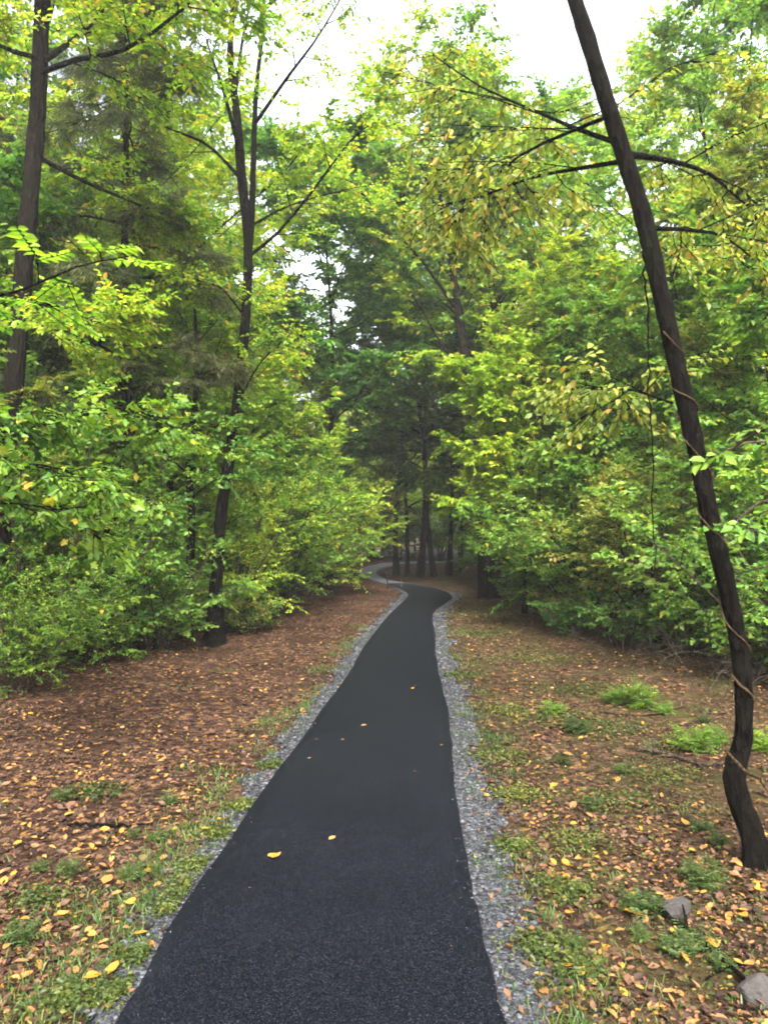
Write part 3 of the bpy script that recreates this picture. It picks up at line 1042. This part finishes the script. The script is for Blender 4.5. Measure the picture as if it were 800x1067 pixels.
# far understory closing the view
for i in range(70):
    x = r.uniform(-17, 17)
    y = r.uniform(29, 46) if abs(x) < 7 else r.uniform(20, 42)
    if abs(x) > 3 + y * .6:
        continue
    key = ['sapA', 'sapB', 'sapC', 'shrubA'][r.randint(4)]
    if y < 36 and -3.5 < x < 4:
        y += 9
    side = 'left' if x < 0 else 'right'
    nm = 'shrub' if key == 'shrubA' else 'sapling'
    spawn(key, x, y, r.uniform(.9, 1.4), r.rand() * 6, '%s far back in the dim understory on the %s' % ('leafy bush' if nm == 'shrub' else 'young tree', side), nm, 'far understory on the %s' % side,
          [MID, LIME, FRESH][r.randint(3)] if abs(x) > 5 else [LIME, FRESH, GOLD][r.randint(3)])
for i, (x, y) in enumerate([(-4.6, 33), (-3.2, 36), (-1.7, 38.5), (-.2, 36.5), (1.2, 38.5), (2.5, 36), (3.7, 38), (4.9, 34), (6.2, 36), (-6, 37), (-2.4, 42), (.6, 42.5), (3, 42), (5.8, 41), (-5, 41),
                            (3.9, 29.5), (4.8, 27), (-.9, 47), (1.9, 47), (4.6, 46)]):
    key = ['sapB', 'shrubA', 'sapA', 'sapC'][i % 4] if i < 15 else 'sapA'
    nm = 'shrub' if key == 'shrubA' else 'sapling'
    spawn(key, x, y, r.uniform(1.0, 1.35) if nm == 'sapling' else 1.7, r.rand() * 6, 'sunlit yellow-green %s seen between the grove trunks' % ('bush' if nm == 'shrub' else 'young tree'), nm,
          'bright understory behind the grove', [LIME, FRESH, LIME, GOLD][r.randint(4)])
# low seedlings along the woodland edges
for i in range(34):
    if i % 2:
        u, v = r.uniform(60, 330), 0
        v = 716 - u * .22 + r.uniform(-18, 4)
    else:
        u = r.uniform(530, 860)
        v = 640 + (u - 520) * .22 + r.uniform(-16, 8)
    x, y = G(u, v)
    spawn('low', x, y, r.uniform(.7, 1.5), r.rand() * 6, 'small green seedling at the foot of the %s thicket' % ('left' if i % 2 else 'right'), 'seedling',
          'seedlings along the %s thicket' % ('left' if i % 2 else 'right'), [MID, DEEP, OLIVE][r.randint(3)])


# ------------------------------------------------------------------ hero trees from measured outlines
def px(pts):
    return np.array([at(*p) for p in pts])


def hero(name, loc, label, cat, trunks, limbs, folk, leafm, barkm, rng, n2=7, frac=.4, rough=.04, group=None, extra_subs=None, flat=.5):
    loc = np.array(loc, float)
    root = empty(name, loc, label, cat, group)
    for q, (P, rad, sides) in enumerate(trunks):
        n = max(16, len(P) * 9)
        Q = resample(P, n) - loc
        rr = np.interp(np.linspace(0, 1, n), np.linspace(0, 1, len(rad)), rad)
        th = np.arange(sides + 4) * 2 * math.pi / (sides + 4)
        zz_ = np.linspace(0, 1, n)[:, None] * n
        rel = (1 + .05 * np.sin(3 * th[None] + zz_ * .21 + 1) + .04 * np.sin(5 * th[None] - zz_ * .33) + .03 * np.sin(zz_ * 1.1 + 2 * th[None]) + .03 * rng.randn(n, sides + 4))
        flare = np.exp(-np.arange(n) / 2.5)[:, None] * (.55 + .45 * np.sin(4 * th[None] + .6)) * .55
        build('trunk', [tube(Q, rr, sides + 4, 0, rel=rel + flare if q == 0 else rel)], [barkm], root)
    subs = []
    for P, rl in limbs:
        Q = resample(P, 9) - loc
        sb = side_branches(rng, Q, rl, n2, frac, flat=flat)
        geo = [tube(Q, np.linspace(rl, max(.004, rl * .25), 9), 6)]
        for s in sb:
            geo.append(tube(s, np.linspace(max(rl * .3, .004), .0025, 4), 4))
        build('limb', geo, [barkm], root)
        subs += sb
    if folk:
        geo = []
        for fk in (folk if isinstance(folk, list) else [folk]):
            tw, lf = foliate(rng, subs, **fk)
            geo += [lf, tw]
        build('crown', geo, [leafm, barkm], root)
    return root


# leaning tree on the right
D = 3.7
tp = px([(792, 915, 3.62), (783, 868, 3.64), (765, 812, 3.68), (774, 765, 3.7), (772, 695, 3.72), (757, 610, 3.74), (737, 530, 3.78), (722, 455, 3.82), (706, 385, 3.86), (690, 315, 3.9),
         (672, 235, 3.95), (648, 155, 4.0), (622, 75, 4.05), (597, -5, 4.1), (575, -80, 4.2), (545, -170, 4.3), (520, -260, 4.5)])
tp[0, 2] = -.05
rng = rs(61)
lim = [(px([(640, 148, 4.0), (600, 134, 4.3), (565, 119, 4.8), (500, 90, 5.4), (455, 60, 6)]), .016),
       (px([(632, 122, 4.0), (592, 138, 4.2), (540, 163, 4.6), (500, 200, 5.0), (470, 235, 5.3)]), .012),
       (px([(650, 168, 4.0), (600, 176, 4.3), (550, 186, 4.7), (500, 205, 5.1), (450, 215, 5.6)]), .014),
       (px([(650, 160, 4.0), (700, 168, 4.4), (740, 182, 4.7), (770, 208, 5.0), (805, 235, 5.3)]), .018),
       (px([(676, 238, 3.95), (720, 240, 4.3), (760, 250, 4.8), (810, 295, 5.4)]), .014),
       (px([(700, 420, 3.85), (650, 405, 4.2), (590, 405, 4.9)]), .008),
       (px([(590, -30, 4.1), (640, -90, 4.6), (700, -120, 5.2), (770, -130, 6)]), .03),
       (px([(575, -80, 4.2), (520, -90, 4.8), (450, -110, 5.6), (380, -120, 6.4)]), .03)]
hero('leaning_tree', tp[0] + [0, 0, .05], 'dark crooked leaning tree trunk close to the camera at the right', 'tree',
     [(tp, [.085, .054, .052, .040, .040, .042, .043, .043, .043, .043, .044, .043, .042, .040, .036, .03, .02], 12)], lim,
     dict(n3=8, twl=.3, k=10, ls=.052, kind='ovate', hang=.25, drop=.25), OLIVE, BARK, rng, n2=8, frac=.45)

# vines on the leaning tree
tr_ = resample(tp, 160)
rad_ = np.interp(np.linspace(0, 1, 160), np.linspace(0, 1, 17), [.085, .054, .052, .040, .040, .042, .043, .043, .043, .043, .044, .043, .042, .040, .036, .03, .02])
ang = -2 * math.pi * tr_[:, 2] / .36 + 1.1 * np.sin(tr_[:, 2] * 4.3) + .6 * np.sin(tr_[:, 2] * 9.1 + 1)
V = tr_ + (rad_ * 1.04 + .003)[:, None] * np.column_stack([np.cos(ang), np.sin(ang), np.zeros(160)])
V = V[(tr_[:, 2] > .75) & (tr_[:, 2] < 2.6)]
V = resample(V, len(V) * 4)
V = V + np.column_stack([np.convolve(rng.randn(len(V) + 8), np.ones(9) / 9, 'valid') * .009 for _ in range(3)])
tag(build('climbing_vine', [tube(V - tp[0], np.linspace(.0055, .003, len(V)) * (1 + .35 * np.sin(np.arange(len(V)) * .13)), 6, 0, .12, rng)], [BARKV]), 'pale brown vine coiling up the dark leaning trunk', 'vine').location = tp[0]
V = resample(px([(668, 250, 4.0), (672, 300, 3.98), (674, 360, 3.99), (677, 430, 4.0), (681, 520, 4.02), (682, 600, 4.05)]), 30) + rng.randn(30, 3) * .006
tag(build('hanging_vine', [tube(V, np.linspace(.006, .003, 30), 5, 0, .1, rng)], [BARK]), 'thin dark vine hanging straight down left of the leaning trunk', 'vine')

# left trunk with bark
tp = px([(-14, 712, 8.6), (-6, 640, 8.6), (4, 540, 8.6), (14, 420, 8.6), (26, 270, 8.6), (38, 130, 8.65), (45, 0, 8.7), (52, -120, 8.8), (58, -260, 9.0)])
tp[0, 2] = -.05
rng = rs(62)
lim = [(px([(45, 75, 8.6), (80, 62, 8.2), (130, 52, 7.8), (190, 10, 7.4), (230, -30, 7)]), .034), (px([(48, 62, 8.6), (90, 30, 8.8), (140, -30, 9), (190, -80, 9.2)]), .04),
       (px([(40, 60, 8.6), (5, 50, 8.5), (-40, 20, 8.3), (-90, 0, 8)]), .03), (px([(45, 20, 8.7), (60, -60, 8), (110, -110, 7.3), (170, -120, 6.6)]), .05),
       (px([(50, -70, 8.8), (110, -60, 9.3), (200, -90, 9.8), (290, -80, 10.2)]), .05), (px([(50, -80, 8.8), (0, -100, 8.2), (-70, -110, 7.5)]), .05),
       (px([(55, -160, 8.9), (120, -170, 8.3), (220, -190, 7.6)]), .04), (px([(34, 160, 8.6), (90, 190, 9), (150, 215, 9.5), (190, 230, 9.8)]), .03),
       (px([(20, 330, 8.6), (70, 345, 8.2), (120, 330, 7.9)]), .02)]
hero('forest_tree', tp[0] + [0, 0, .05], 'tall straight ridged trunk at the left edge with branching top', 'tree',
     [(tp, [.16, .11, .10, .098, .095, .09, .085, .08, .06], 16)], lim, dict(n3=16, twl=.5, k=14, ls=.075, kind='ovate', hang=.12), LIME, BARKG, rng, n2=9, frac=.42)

# forked dark tree in the middle left
tp = px([(224, 672, 10.7), (226, 600, 10.7), (230, 540, 10.7), (241, 465, 10.7), (250, 400, 10.7), (257, 310, 10.7), (258, 245, 10.7), (252, 185, 10.75), (247, 120, 10.8), (240, 60, 10.9), (244, 0, 11), (250, -70, 11.1)])
tp[0, 2] = -.05
t2 = px([(257, 290, 10.7), (262, 235, 10.65), (264, 170, 10.6), (267, 95, 10.6), (274, 30, 10.6), (276, -40, 10.6)])
rng = rs(63)
lim = [(px([(262, 265, 10.7), (290, 242, 10.3), (325, 200, 9.9), (362, 150, 9.5), (385, 130, 9.2)]), .026), (px([(262, 235, 10.65), (300, 215, 11.2), (350, 200, 11.8), (400, 190, 12.3)]), .02),
       (px([(250, 160, 10.75), (236, 105, 10.4), (228, 80, 10), (215, 40, 9.7)]), .035), (px([(250, 185, 10.75), (215, 150, 10.9), (170, 130, 11), (130, 90, 11.2)]), .03),
       (px([(265, 130, 10.6), (300, 80, 10.2), (330, 40, 9.8), (360, -10, 9.4)]), .03), (px([(246, 90, 10.8), (255, 30, 11.3), (270, -30, 12)]), .03),
       (px([(242, 20, 11), (200, -20, 10.5), (150, -50, 10)]), .03), (px([(275, 10, 10.6), (320, -30, 10), (370, -60, 9.5)]), .03),
       (px([(248, 420, 10.7), (270, 380, 10.3), (300, 350, 10)]), .018), (px([(255, 330, 10.7), (230, 300, 10.3), (195, 290, 9.9)]), .018)]
hero('forked_tree', tp[0] + [0, 0, .05], 'dark slender tree forking high up, rooted at the left litter edge', 'tree',
     [(tp, [.13, .082, .078, .074, .070, .066, .060, .07, .055, .045, .035, .02], 12), (t2, [.048, .044, .04, .032, .024, .016], 9)], lim,
     dict(n3=8, twl=.5, k=10, ls=.07, kind='ovate', hang=.15), LIME, BARK, rng, n2=6, frac=.36)
# its thin neighbour
tp = px([(195, 664, 11.2), (197, 610, 11.2), (200, 540, 11.2), (197, 480, 11.2), (205, 400, 11.2), (203, 320, 11.3)])
tp[0, 2] = -.05
hero('sapling', tp[0] + [0, 0, .05], 'thin dark stem just left of the forked tree', 'sapling', [(tp, [.07, .06, .055, .05, .04, .02], 9)],
     [(px([(199, 470, 11.2), (230, 440, 10.8), (262, 425, 10.4)]), .02), (px([(202, 420, 11.2), (170, 390, 11), (140, 370, 10.8)]), .02), (px([(204, 360, 11.2), (230, 330, 11.5), (255, 310, 11.8)]), .015), (px([(198, 520, 11.2), (225, 500, 10.5), (250, 495, 10.0)]), .014), (px([(198, 490, 11.2), (235, 470, 10.4), (275, 470, 9.8)]), .014),
      (px([(200, 500, 11.2), (180, 480, 10.8), (150, 470, 10.4)]), .015)],
     dict(n3=7, twl=.35, k=10, ls=.075, kind='ovate'), MID, BARK, rs(64), n2=7)

# big-leaved sapling reaching in from the left
base = np.array([-3.35, 4.9, 0])
base[2] = gh(*base[:2])
tp = np.array([base - [0, 0, .05], base + [.05, .05, .9], base + [.15, 0, 1.8], base + [.2, .1, 2.6], base + [.3, .1, 3.2]])
D = 4.9
lim = [(px([(-140, 480, 4.9), (-20, 455, 4.8), (60, 440, 4.9), (120, 425, 5.1), (165, 440, 5.3)]), .012), (px([(-140, 500, 4.9), (-20, 490, 4.6), (50, 485, 4.5), (110, 510, 4.6)]), .011),
       (px([(-130, 470, 4.9), (-30, 450, 5.4), (60, 435, 6.0), (130, 440, 6.5), (215, 465, 7.0)]), .012), (px([(-140, 540, 4.9), (-20, 525, 4.9), (50, 530, 5.0), (110, 560, 5.2)]), .010),
       (px([(-140, 540, 4.9), (-30, 515, 5.6), (80, 510, 6.2), (160, 530, 6.7)]), .011), (px([(-140, 450, 4.9), (-40, 430, 4.7), (30, 430, 4.6)]), .010)]
hero('sapling', base, 'broad-leaved sapling reaching in from the left edge of the picture', 'sapling', [(tp, [.045, .038, .03, .022, .012], 9)], lim,
     [dict(n3=3, twl=.27, k=5, ls=.07, kind='lobed', hang=.2, jit=.55), dict(n3=8, twl=.25, k=7, ls=.045, kind='ovate', hang=.2, jit=.55)], SHADE, BARK, rs(65), n2=9, frac=.32, flat=.5)
# pinnate-leaved sapling above it
base = np.array([-3.9, 4.7, 0])
base[2] = gh(*base[:2])
tp = np.array([base - [0, 0, .05], base + [.1, -.05, 1.2], base + [.25, 0, 2.4], base + [.4, .1, 3.6], base + [.5, .1, 4.4]])
lim = [(px([(-180, 345, 4.6), (-60, 322, 4.5), (20, 303, 4.4), (80, 278, 4.4), (128, 268, 4.4)]), .012), (px([(-170, 330, 4.6), (-60, 300, 4.5), (0, 305, 4.4), (45, 318, 4.4)]), .008)]
hero('walnut_sapling', base, 'sapling with glowing feathery yellow-green compound leaves at the left edge', 'sapling', [(tp, [.05, .042, .035, .025, .012], 9)], lim,
     dict(n3=2, twl=.34, k=14, ls=.075, kind='ovate', hang=.3, jit=.3, mode='pair'), FRESH, BARK, rs(66), n2=4, frac=.1, flat=.7)
# large leaves at the right edge
base = np.array([2.35, 3.5, 0])
base[2] = gh(*base[:2])
tp = np.array([base - [0, 0, .05], base + [-.02, .05, .7], base + [.05, 0, 1.4], base + [0, .1, 2.2], base + [.05, .1, 2.7]])
lim = [(px([(930, 500, 3.5), (850, 470, 3.3), (790, 460, 3.1), (755, 470, 3.0)]), .009), (px([(930, 540, 3.5), (860, 530, 3.4), (800, 520, 3.4), (765, 545, 3.3)]), .009),
       (px([(930, 600, 3.5), (860, 585, 3.7), (800, 590, 3.9), (760, 600, 4)]), .008), (px([(930, 400, 3.5), (870, 390, 3.7), (810, 410, 3.9)]), .008)]
hero('sapling', base, 'sapling with a few large pale leaves cut by the right edge', 'sapling', [(tp, [.03, .025, .02, .015, .008], 8)], lim,
     dict(n3=3, twl=.14, k=5, ls=.06, kind='ovate', hang=.15, jit=.4), MID, BARKT, rs(67), n2=3, frac=.3, flat=.7)

# ------------------------------------------------------------------ small things on the ground
def lump(rng, sx, sy, sz):
    import bmesh
    bm = bmesh.new()
    bmesh.ops.create_icosphere(bm, subdivisions=4, radius=1.1)
    ks = nrm(rng.randn(14, 3))
    cut = rng.uniform(.42, .8, 14)
    for v in bm.verts:
        p = np.array(v.co)
        for q, cc in zip(ks, cut):
            dd = p @ q
            if dd > cc:
                p = p - q * (dd - cc) * .97
        p += rng.randn(3) * .012
        v.co = p * [sx, sy, sz]
    V = np.array([v.co[:] for v in bm.verts])
    Fc = np.array([[v.index for v in f.verts] for f in bm.faces])
    bm.free()
    return (V, Fc, 0, False)


for (u, v), s, lab, sd in (((702, 955), (.09, .075, .07), 'rough brown stone half sunk in leaf litter right of the path', 5), ((800, 1046), (.10, .08, .075), 'smooth dark stone at the lower right corner', 6)):
    x, y = G(u, v)
    tag(build('stone', [lump(rs(sd), *s)], [ROCK]), lab, 'stone').location = (x, y, gh(x, y) + s[2] * .12)


def branch_on_ground(name, pts, r0, r1, label, cat, mat, rng, group=None, lift=.012):
    P = np.array([[*G(u, v), 0] for u, v in pts])
    P = resample(P, 18)
    P[:, 2] = hgt(P[:, :2]) + r0 * .8 + lift + rng.randn(18) * .003
    P[:, :2] += rng.randn(18, 2) * .006
    o = P[0].copy()
    geo = [tube(P - o, np.linspace(r0, r1, 18), 7, 0, .08, rng)]
    for q in (6, 11):
        d = nrm(P[q] - P[q - 1] + rng.randn(3) * [.8, .8, .15])
        geo.append(tube(np.array([P[q] - o, P[q] - o + d * .07, P[q] - o + d * .13 + rng.randn(3) * .01]), [r1, r1 * .7, r1 * .4], 5))
    ob = tag(build(name, geo, [mat], smooth=True), label, cat, group)
    ob.location = o
    return ob


rng = rs(81)
branch_on_ground('fallen_branch', [(625, 746), (660, 749), (690, 748), (716, 742)], .013, .007, 'straight tan fallen branch beyond the bright ferns', 'branch', BARKV, rng)
branch_on_ground('fallen_branch', [(664, 786), (700, 792), (730, 803), (757, 804)], .013, .008, 'crooked fallen branch touching the leaning trunk', 'branch', BARKT, rng)
branch_on_ground('fallen_branch', [(668, 940), (700, 965), (740, 995), (775, 1030), (815, 1062)], .012, .009, 'dark fallen branch running past both stones to the corner', 'branch', BARK, rng)
branch_on_ground('fallen_branch', [(72, 862), (110, 864), (158, 863)], .009, .006, 'short dark fallen stick on the left leaf litter', 'branch', BARK, rng)
branch_on_ground('fallen_branch', [(605, 842), (618, 868), (600, 880)], .007, .005, 'short curved twig beside the right gravel', 'branch', BARKT, rng)
# leaning light stick by the trunk
P = px([(752, 778, 3.4), (775, 803, 3.2), (803, 832, 3.0), (840, 872, 2.8)])
P[-1, 2] = .02
tag(build('leaning_stick', [tube(resample(P, 12), np.linspace(.006, .009, 12), 6, 0, .06, rng)], [BARKV]), 'pale stick propped against the base of the leaning trunk', 'stick')

# bramble canes: arching dry stalks
def cane(rng, L, bend):
    a = rng.uniform(0, 6.28)
    P = poly(rng, (0, 0, -.02), (math.cos(a) * .7, math.sin(a) * .7, 1), L, 8, .12, bend)
    geo = [tube(resample(P, 14), np.linspace(.005, .002, 14), 4)]
    for q in (3, 4, 5, 6):
        d = nrm(P[q] - P[q - 1] + rng.randn(3) * .7)
        geo.append(tube(np.array([P[q], P[q] + d * .08, P[q] + d * .17 + rng.randn(3) * .02]), [.0028, .002, .001], 3))
    return geo


canes = []
for i in range(5):
    canes.append(tag(build('bramble_cane', cane(rng, rng.uniform(.6, 1.1), -.16), [DRY]), 'dry arching bramble cane in the tangle before the right thicket', 'bramble', 'bramble canes before the right thicket'))
for i in range(34):
    o = canes[i] if i < 5 else canes[i % 5].copy()
    if i >= 5:
        COL.objects.link(o)
    u = rng.uniform(640, 800)
    x, y = G(u, 668 + (u - 640) * .33 + rng.uniform(-10, 32))
    o.location = (x, y, gh(x, y))
    o.rotation_euler = (0, 0, rng.uniform(0, 6.28))
    s = rng.uniform(.6, 1.1)
    o.scale = (s, s, s)

# ferns / bright green low plants
def fern(rng, n=16, L=.22):
    st = []
    for q in range(n):
        a = q * 2.4
        P = poly(rng, (0, 0, 0), (math.cos(a), math.sin(a), rng.uniform(.5, 2.2)), L * rng.uniform(.6, 1.1), 4, .08, -.14)
        st.append(P)
    tw, lf = foliate(rng, st, n3=9, twl=.07, k=10, ls=.022, kind='narrow', mode='pair', jit=.25, twig_r=.0008, lo=.05)
    return [lf, tw] + [tube(P, np.linspace(.0022, .001, 4), 3, 1) for P in st]


f0 = build('fern', fern(rs(91), 30, .15), [FRESH, BARKT])
spots = [((662, 741), 1.5, 'bright green fern patch beyond the fallen branch', SHADE), ((722, 786), 1.3, 'bright green fern patch just left of the leaning trunk', SHADE), ((733, 925), .8, 'small dark fern between the brown stone and leaning trunk', GRASS),
         ((600, 765), .9, 'small fern halfway between gravel and the bright ferns', GRASS), ((795, 785), 1.3, 'green fern right of the leaning trunk base', FRESH), ((640, 738), .9, 'small fern at the left end of the bright fern patch', MID),
         ((690, 747), .8, 'small fern touching the straight tan fallen branch', MID), ((742, 777), .9, 'small lime fern between the fern patch and leaning trunk', MID), ((575, 745), .8, 'low pale green fern near the right gravel', MID)]
for i, ((u, v), sc, lab, lf) in enumerate(spots):
    o = f0 if i == 0 else f0.copy()
    if i:
        COL.objects.link(o)
    x, y = G(u, v)
    o.location = (x, y, gh(x, y))
    o.scale = (sc,) * 3
    o.rotation_euler = (0, 0, i * 1.3)
    o.material_slots[0].link = 'OBJECT'
    o.material_slots[0].material = lf
    tag(o, lab, 'fern', 'low ferns right of the path')
# little weeds
w0 = build('weed', fern(rs(92), 7, .09), [GRASS, BARKT])
wr_ = rs(93)
for i in range(26):
    o = w0 if i == 0 else w0.copy()
    if i:
        COL.objects.link(o)
    if i < 18:
        u, v = wr_.uniform(560, 760), wr_.uniform(740, 1060)
    else:
        u, v = wr_.uniform(20, 230), wr_.uniform(780, 1000)
        u = min(u, 120 + (1067 - v) * .6 - 70)
    x, y = G(u, v)
    o.location = (x, y, gh(x, y))
    s = wr_.uniform(.5, 1.0)
    o.scale = (s, s, s)
    o.rotation_euler = (0, 0, wr_.uniform(0, 6))
    sd = 'right' if i < 18 else 'left'
    tag(o, 'tiny green weed poking through the litter %s of the path' % sd, 'weed', 'weeds in the %s litter' % sd)

# marker stakes at the bend
x, y = G(404, 613.5)
tag(build('marker_stake', [tube(np.array([(-.0, 0, -.05), (-.02, 0, .2), (-.05, 0, .42)]), .02, 6)], [BARK], smooth=True), 'short dark leaning stake beside the path bend', 'stake').location = (x, y, 0)
x, y = G(418, 613)
tag(build('marker_stake', [tube(np.array([(0, 0, -.05), (.005, 0, .15), (.0, 0, .26)]), .012, 6)], [DRY], smooth=True), 'thin pale stake beside the path bend', 'stake').location = (x, y, 0)

# fallen leaves that stand out
def one_leaf(kind, size, mat, rng):
    V, Fc = LEAF[kind]
    W = V.copy() * size
    W[:, 1] -= size * .5
    W[:, 2] = np.abs(W[:, 2]) * .7 + .001
    return build('fallen_leaf', [(W, Fc, 0, False)], [mat])


ll = rs(95)
on_path = [((287, 901), .062, 'heart', YEL, 'bright yellow leaf lying alone on the near asphalt'), ((346, 883), .045, 'curl', ORA, 'narrow orange-brown leaf on the asphalt right of the yellow one'),
           ((379, 762), .05, 'curl', TAN, 'tan leaf in the middle of the asphalt halfway to the bend'), ((430, 722), .06, 'ovate', YEL, 'yellow leaf on the asphalt near the right edge, farther of two'),
           ((432, 811), .032, 'ovate', TAN, 'tiny tan speck of leaf on the asphalt'), ((330, 777), .045, 'curl', TAN, 'tan leaf on the asphalt close to the left edge'),
           ((322, 797), .03, 'ovate', TAN, 'small pale leaf on the asphalt edge, lowest of three at left'), ((357, 777), .03, 'ovate', YEL, 'small yellow leaf on the asphalt left of centre'),
           ((460, 783), .04, 'curl', TAN, 'tan leaf on the asphalt beside the right gravel'), ((433, 719), .05, 'curl', ORA, 'orange leaf on the asphalt touching the far yellow leaf'),
           ((352, 721), .05, 'ovate', YEL, 'yellow leaf on the left asphalt edge farther along'), ((260, 936), .012, 'ovate', TAN, 'tiny pale fleck on the near asphalt')]
for (u, v), s, kd, mt, lab in on_path:
    o = one_leaf(kd, s, mt, ll)
    x, y = G(u, v)
    o.location = (x, y, .045)
    o.rotation_euler = (ll.randn() * .06, ll.randn() * .06, ll.uniform(0, 6.28))
    tag(o, lab, 'leaf', 'fallen leaves on the asphalt')
prot = [one_leaf(kd, 1.0, mt, ll) for kd in ('heart', 'ovate', 'curl') for mt in (YEL, TAN, ORA, GRN)]
special = [((660, 959), .085, 0, 'round bright yellow leaf beside the brown stone'), ((743, 992), .06, 0, 'yellow leaf near the dark branch in the lower right'), ((769, 1012), .04, 1 * 4, 'small yellow leaf above the corner stone'),
           ((589, 905), .07, 4, 'yellow leaf in the right litter beside the gravel'), ((112, 924), .09, 10, 'long orange leaf on the dark soil at left'), ((118, 1018), .075, 2 * 4, 'curled yellow leaf on the left gravel near the bottom'),
           ((215, 869), .07, 7, 'pale green leaf on the left gravel edge'), ((146, 1000 - 20), .06, 4, 'yellow leaf on bare soil left of the gravel')]
used = set()
for i in range(85):
    if i < len(special):
        (u, v), s, k, lab = special[i]
        grp = 'bright fallen leaves in the litter'
    else:
        k = [4, 5, 6, 8, 9, 10, 4, 8, 0][ll.randint(9)]
        if i % 5 < 3:
            v = ll.uniform(700, 1030)
            u = ll.uniform(-10, max(20, 120 + (1067 - v) * .6 - 45))
            lab = 'yellowed fallen leaf among the brown litter left of the path'
            grp = 'yellowed leaves in the left litter'
        else:
            v = ll.uniform(720, 1060)
            u = ll.uniform(530 + (v - 720) * .2, 800)
            lab = 'yellowed fallen leaf among the litter right of the path'
            grp = 'yellowed leaves in the right litter'
        s = ll.uniform(.032, .055)
    o = prot[k] if k not in used else prot[k].copy()
    if k in used:
        COL.objects.link(o)
    used.add(k)
    x, y = G(u, v)
    o.location = (x, y, gh(x, y) + .03)
    o.scale = (s,) * 3
    o.rotation_euler = (ll.randn() * .2, ll.randn() * .2, ll.uniform(0, 6.28))
    tag(o, lab, 'leaf', grp)
for k, o in enumerate(prot):
    if k not in used:
        bpy.data.objects.remove(o)

# ------------------------------------------------------------------ thin volume added to stand in for lens glow
m, nt, N, out = newmat('glow_haze')
pv = N('ShaderNodeVolumePrincipled')
pv.inputs['Color'].default_value = (1, 1, .96, 1)
pv.inputs['Density'].default_value = .0012
pv.inputs['Anisotropy'].default_value = .3
nt.links.new(pv.outputs[0], out.inputs['Volume'])
bx = np.array([(x, y, z) for z in (-1.2, 22) for y in (-100, 190) for x in (-160, 160)], float)
tag(build('glow_haze', [(bx, [(0, 2, 3, 1), (4, 5, 7, 6), (0, 1, 5, 4), (2, 6, 7, 3), (0, 4, 6, 2), (1, 3, 7, 5)], 0)], [m]), kind='stuff')

# ------------------------------------------------------------------ light
SUN_EL, SUN_AZ = R(47), R(172)       # azimuth from +Y towards +X; the sun stands behind the camera to the right, veiled by cloud
w = bpy.data.worlds.new('World')
S.world = w
w.use_nodes = True
nt = w.node_tree
nt.nodes.clear()
sky = nt.nodes.new('ShaderNodeTexSky')
sky.sky_type = 'NISHITA'
sky.sun_disc = False
sky.sun_elevation = SUN_EL
sky.sun_rotation = SUN_AZ
sky.air_density = 1.0
sky.dust_density = 6.0
hs = nt.nodes.new('ShaderNodeHueSaturation')
hs.inputs['Saturation'].default_value = .35
bg = nt.nodes.new('ShaderNodeBackground')
bg.inputs['Strength'].default_value = .12
wo = nt.nodes.new('ShaderNodeOutputWorld')
nt.links.new(sky.outputs[0], hs.inputs['Color'])
nt.links.new(hs.outputs[0], bg.inputs[0])
nt.links.new(bg.outputs[0], wo.inputs[0])
sl = bpy.data.lights.new('sun', 'SUN')
sl.energy = 1.5
sl.angle = R(22)
sl.color = (1, .96, .9)
so = bpy.data.objects.new('sun', sl)
dv = np.array([math.sin(SUN_AZ) * math.cos(SUN_EL), math.cos(SUN_AZ) * math.cos(SUN_EL), math.sin(SUN_EL)])
from mathutils import Vector
so.rotation_euler = Vector(dv).to_track_quat('Z', 'Y').to_euler()
so.location = (0, 0, 30)
COL.objects.link(so)

S.view_settings.view_transform = 'Standard'
S.view_settings.look = 'None'
S.view_settings.exposure = 3.2
S.view_settings.gamma = 1
cy = S.cycles
cy.filter_width = 1.9
cy.max_bounces = 8
cy.diffuse_bounces = 4
cy.transmission_bounces = 6
cy.transparent_max_bounces = 4
cy.glossy_bounces = 2
cy.caustics_reflective = False
cy.caustics_refractive = False
cy.use_denoising = True
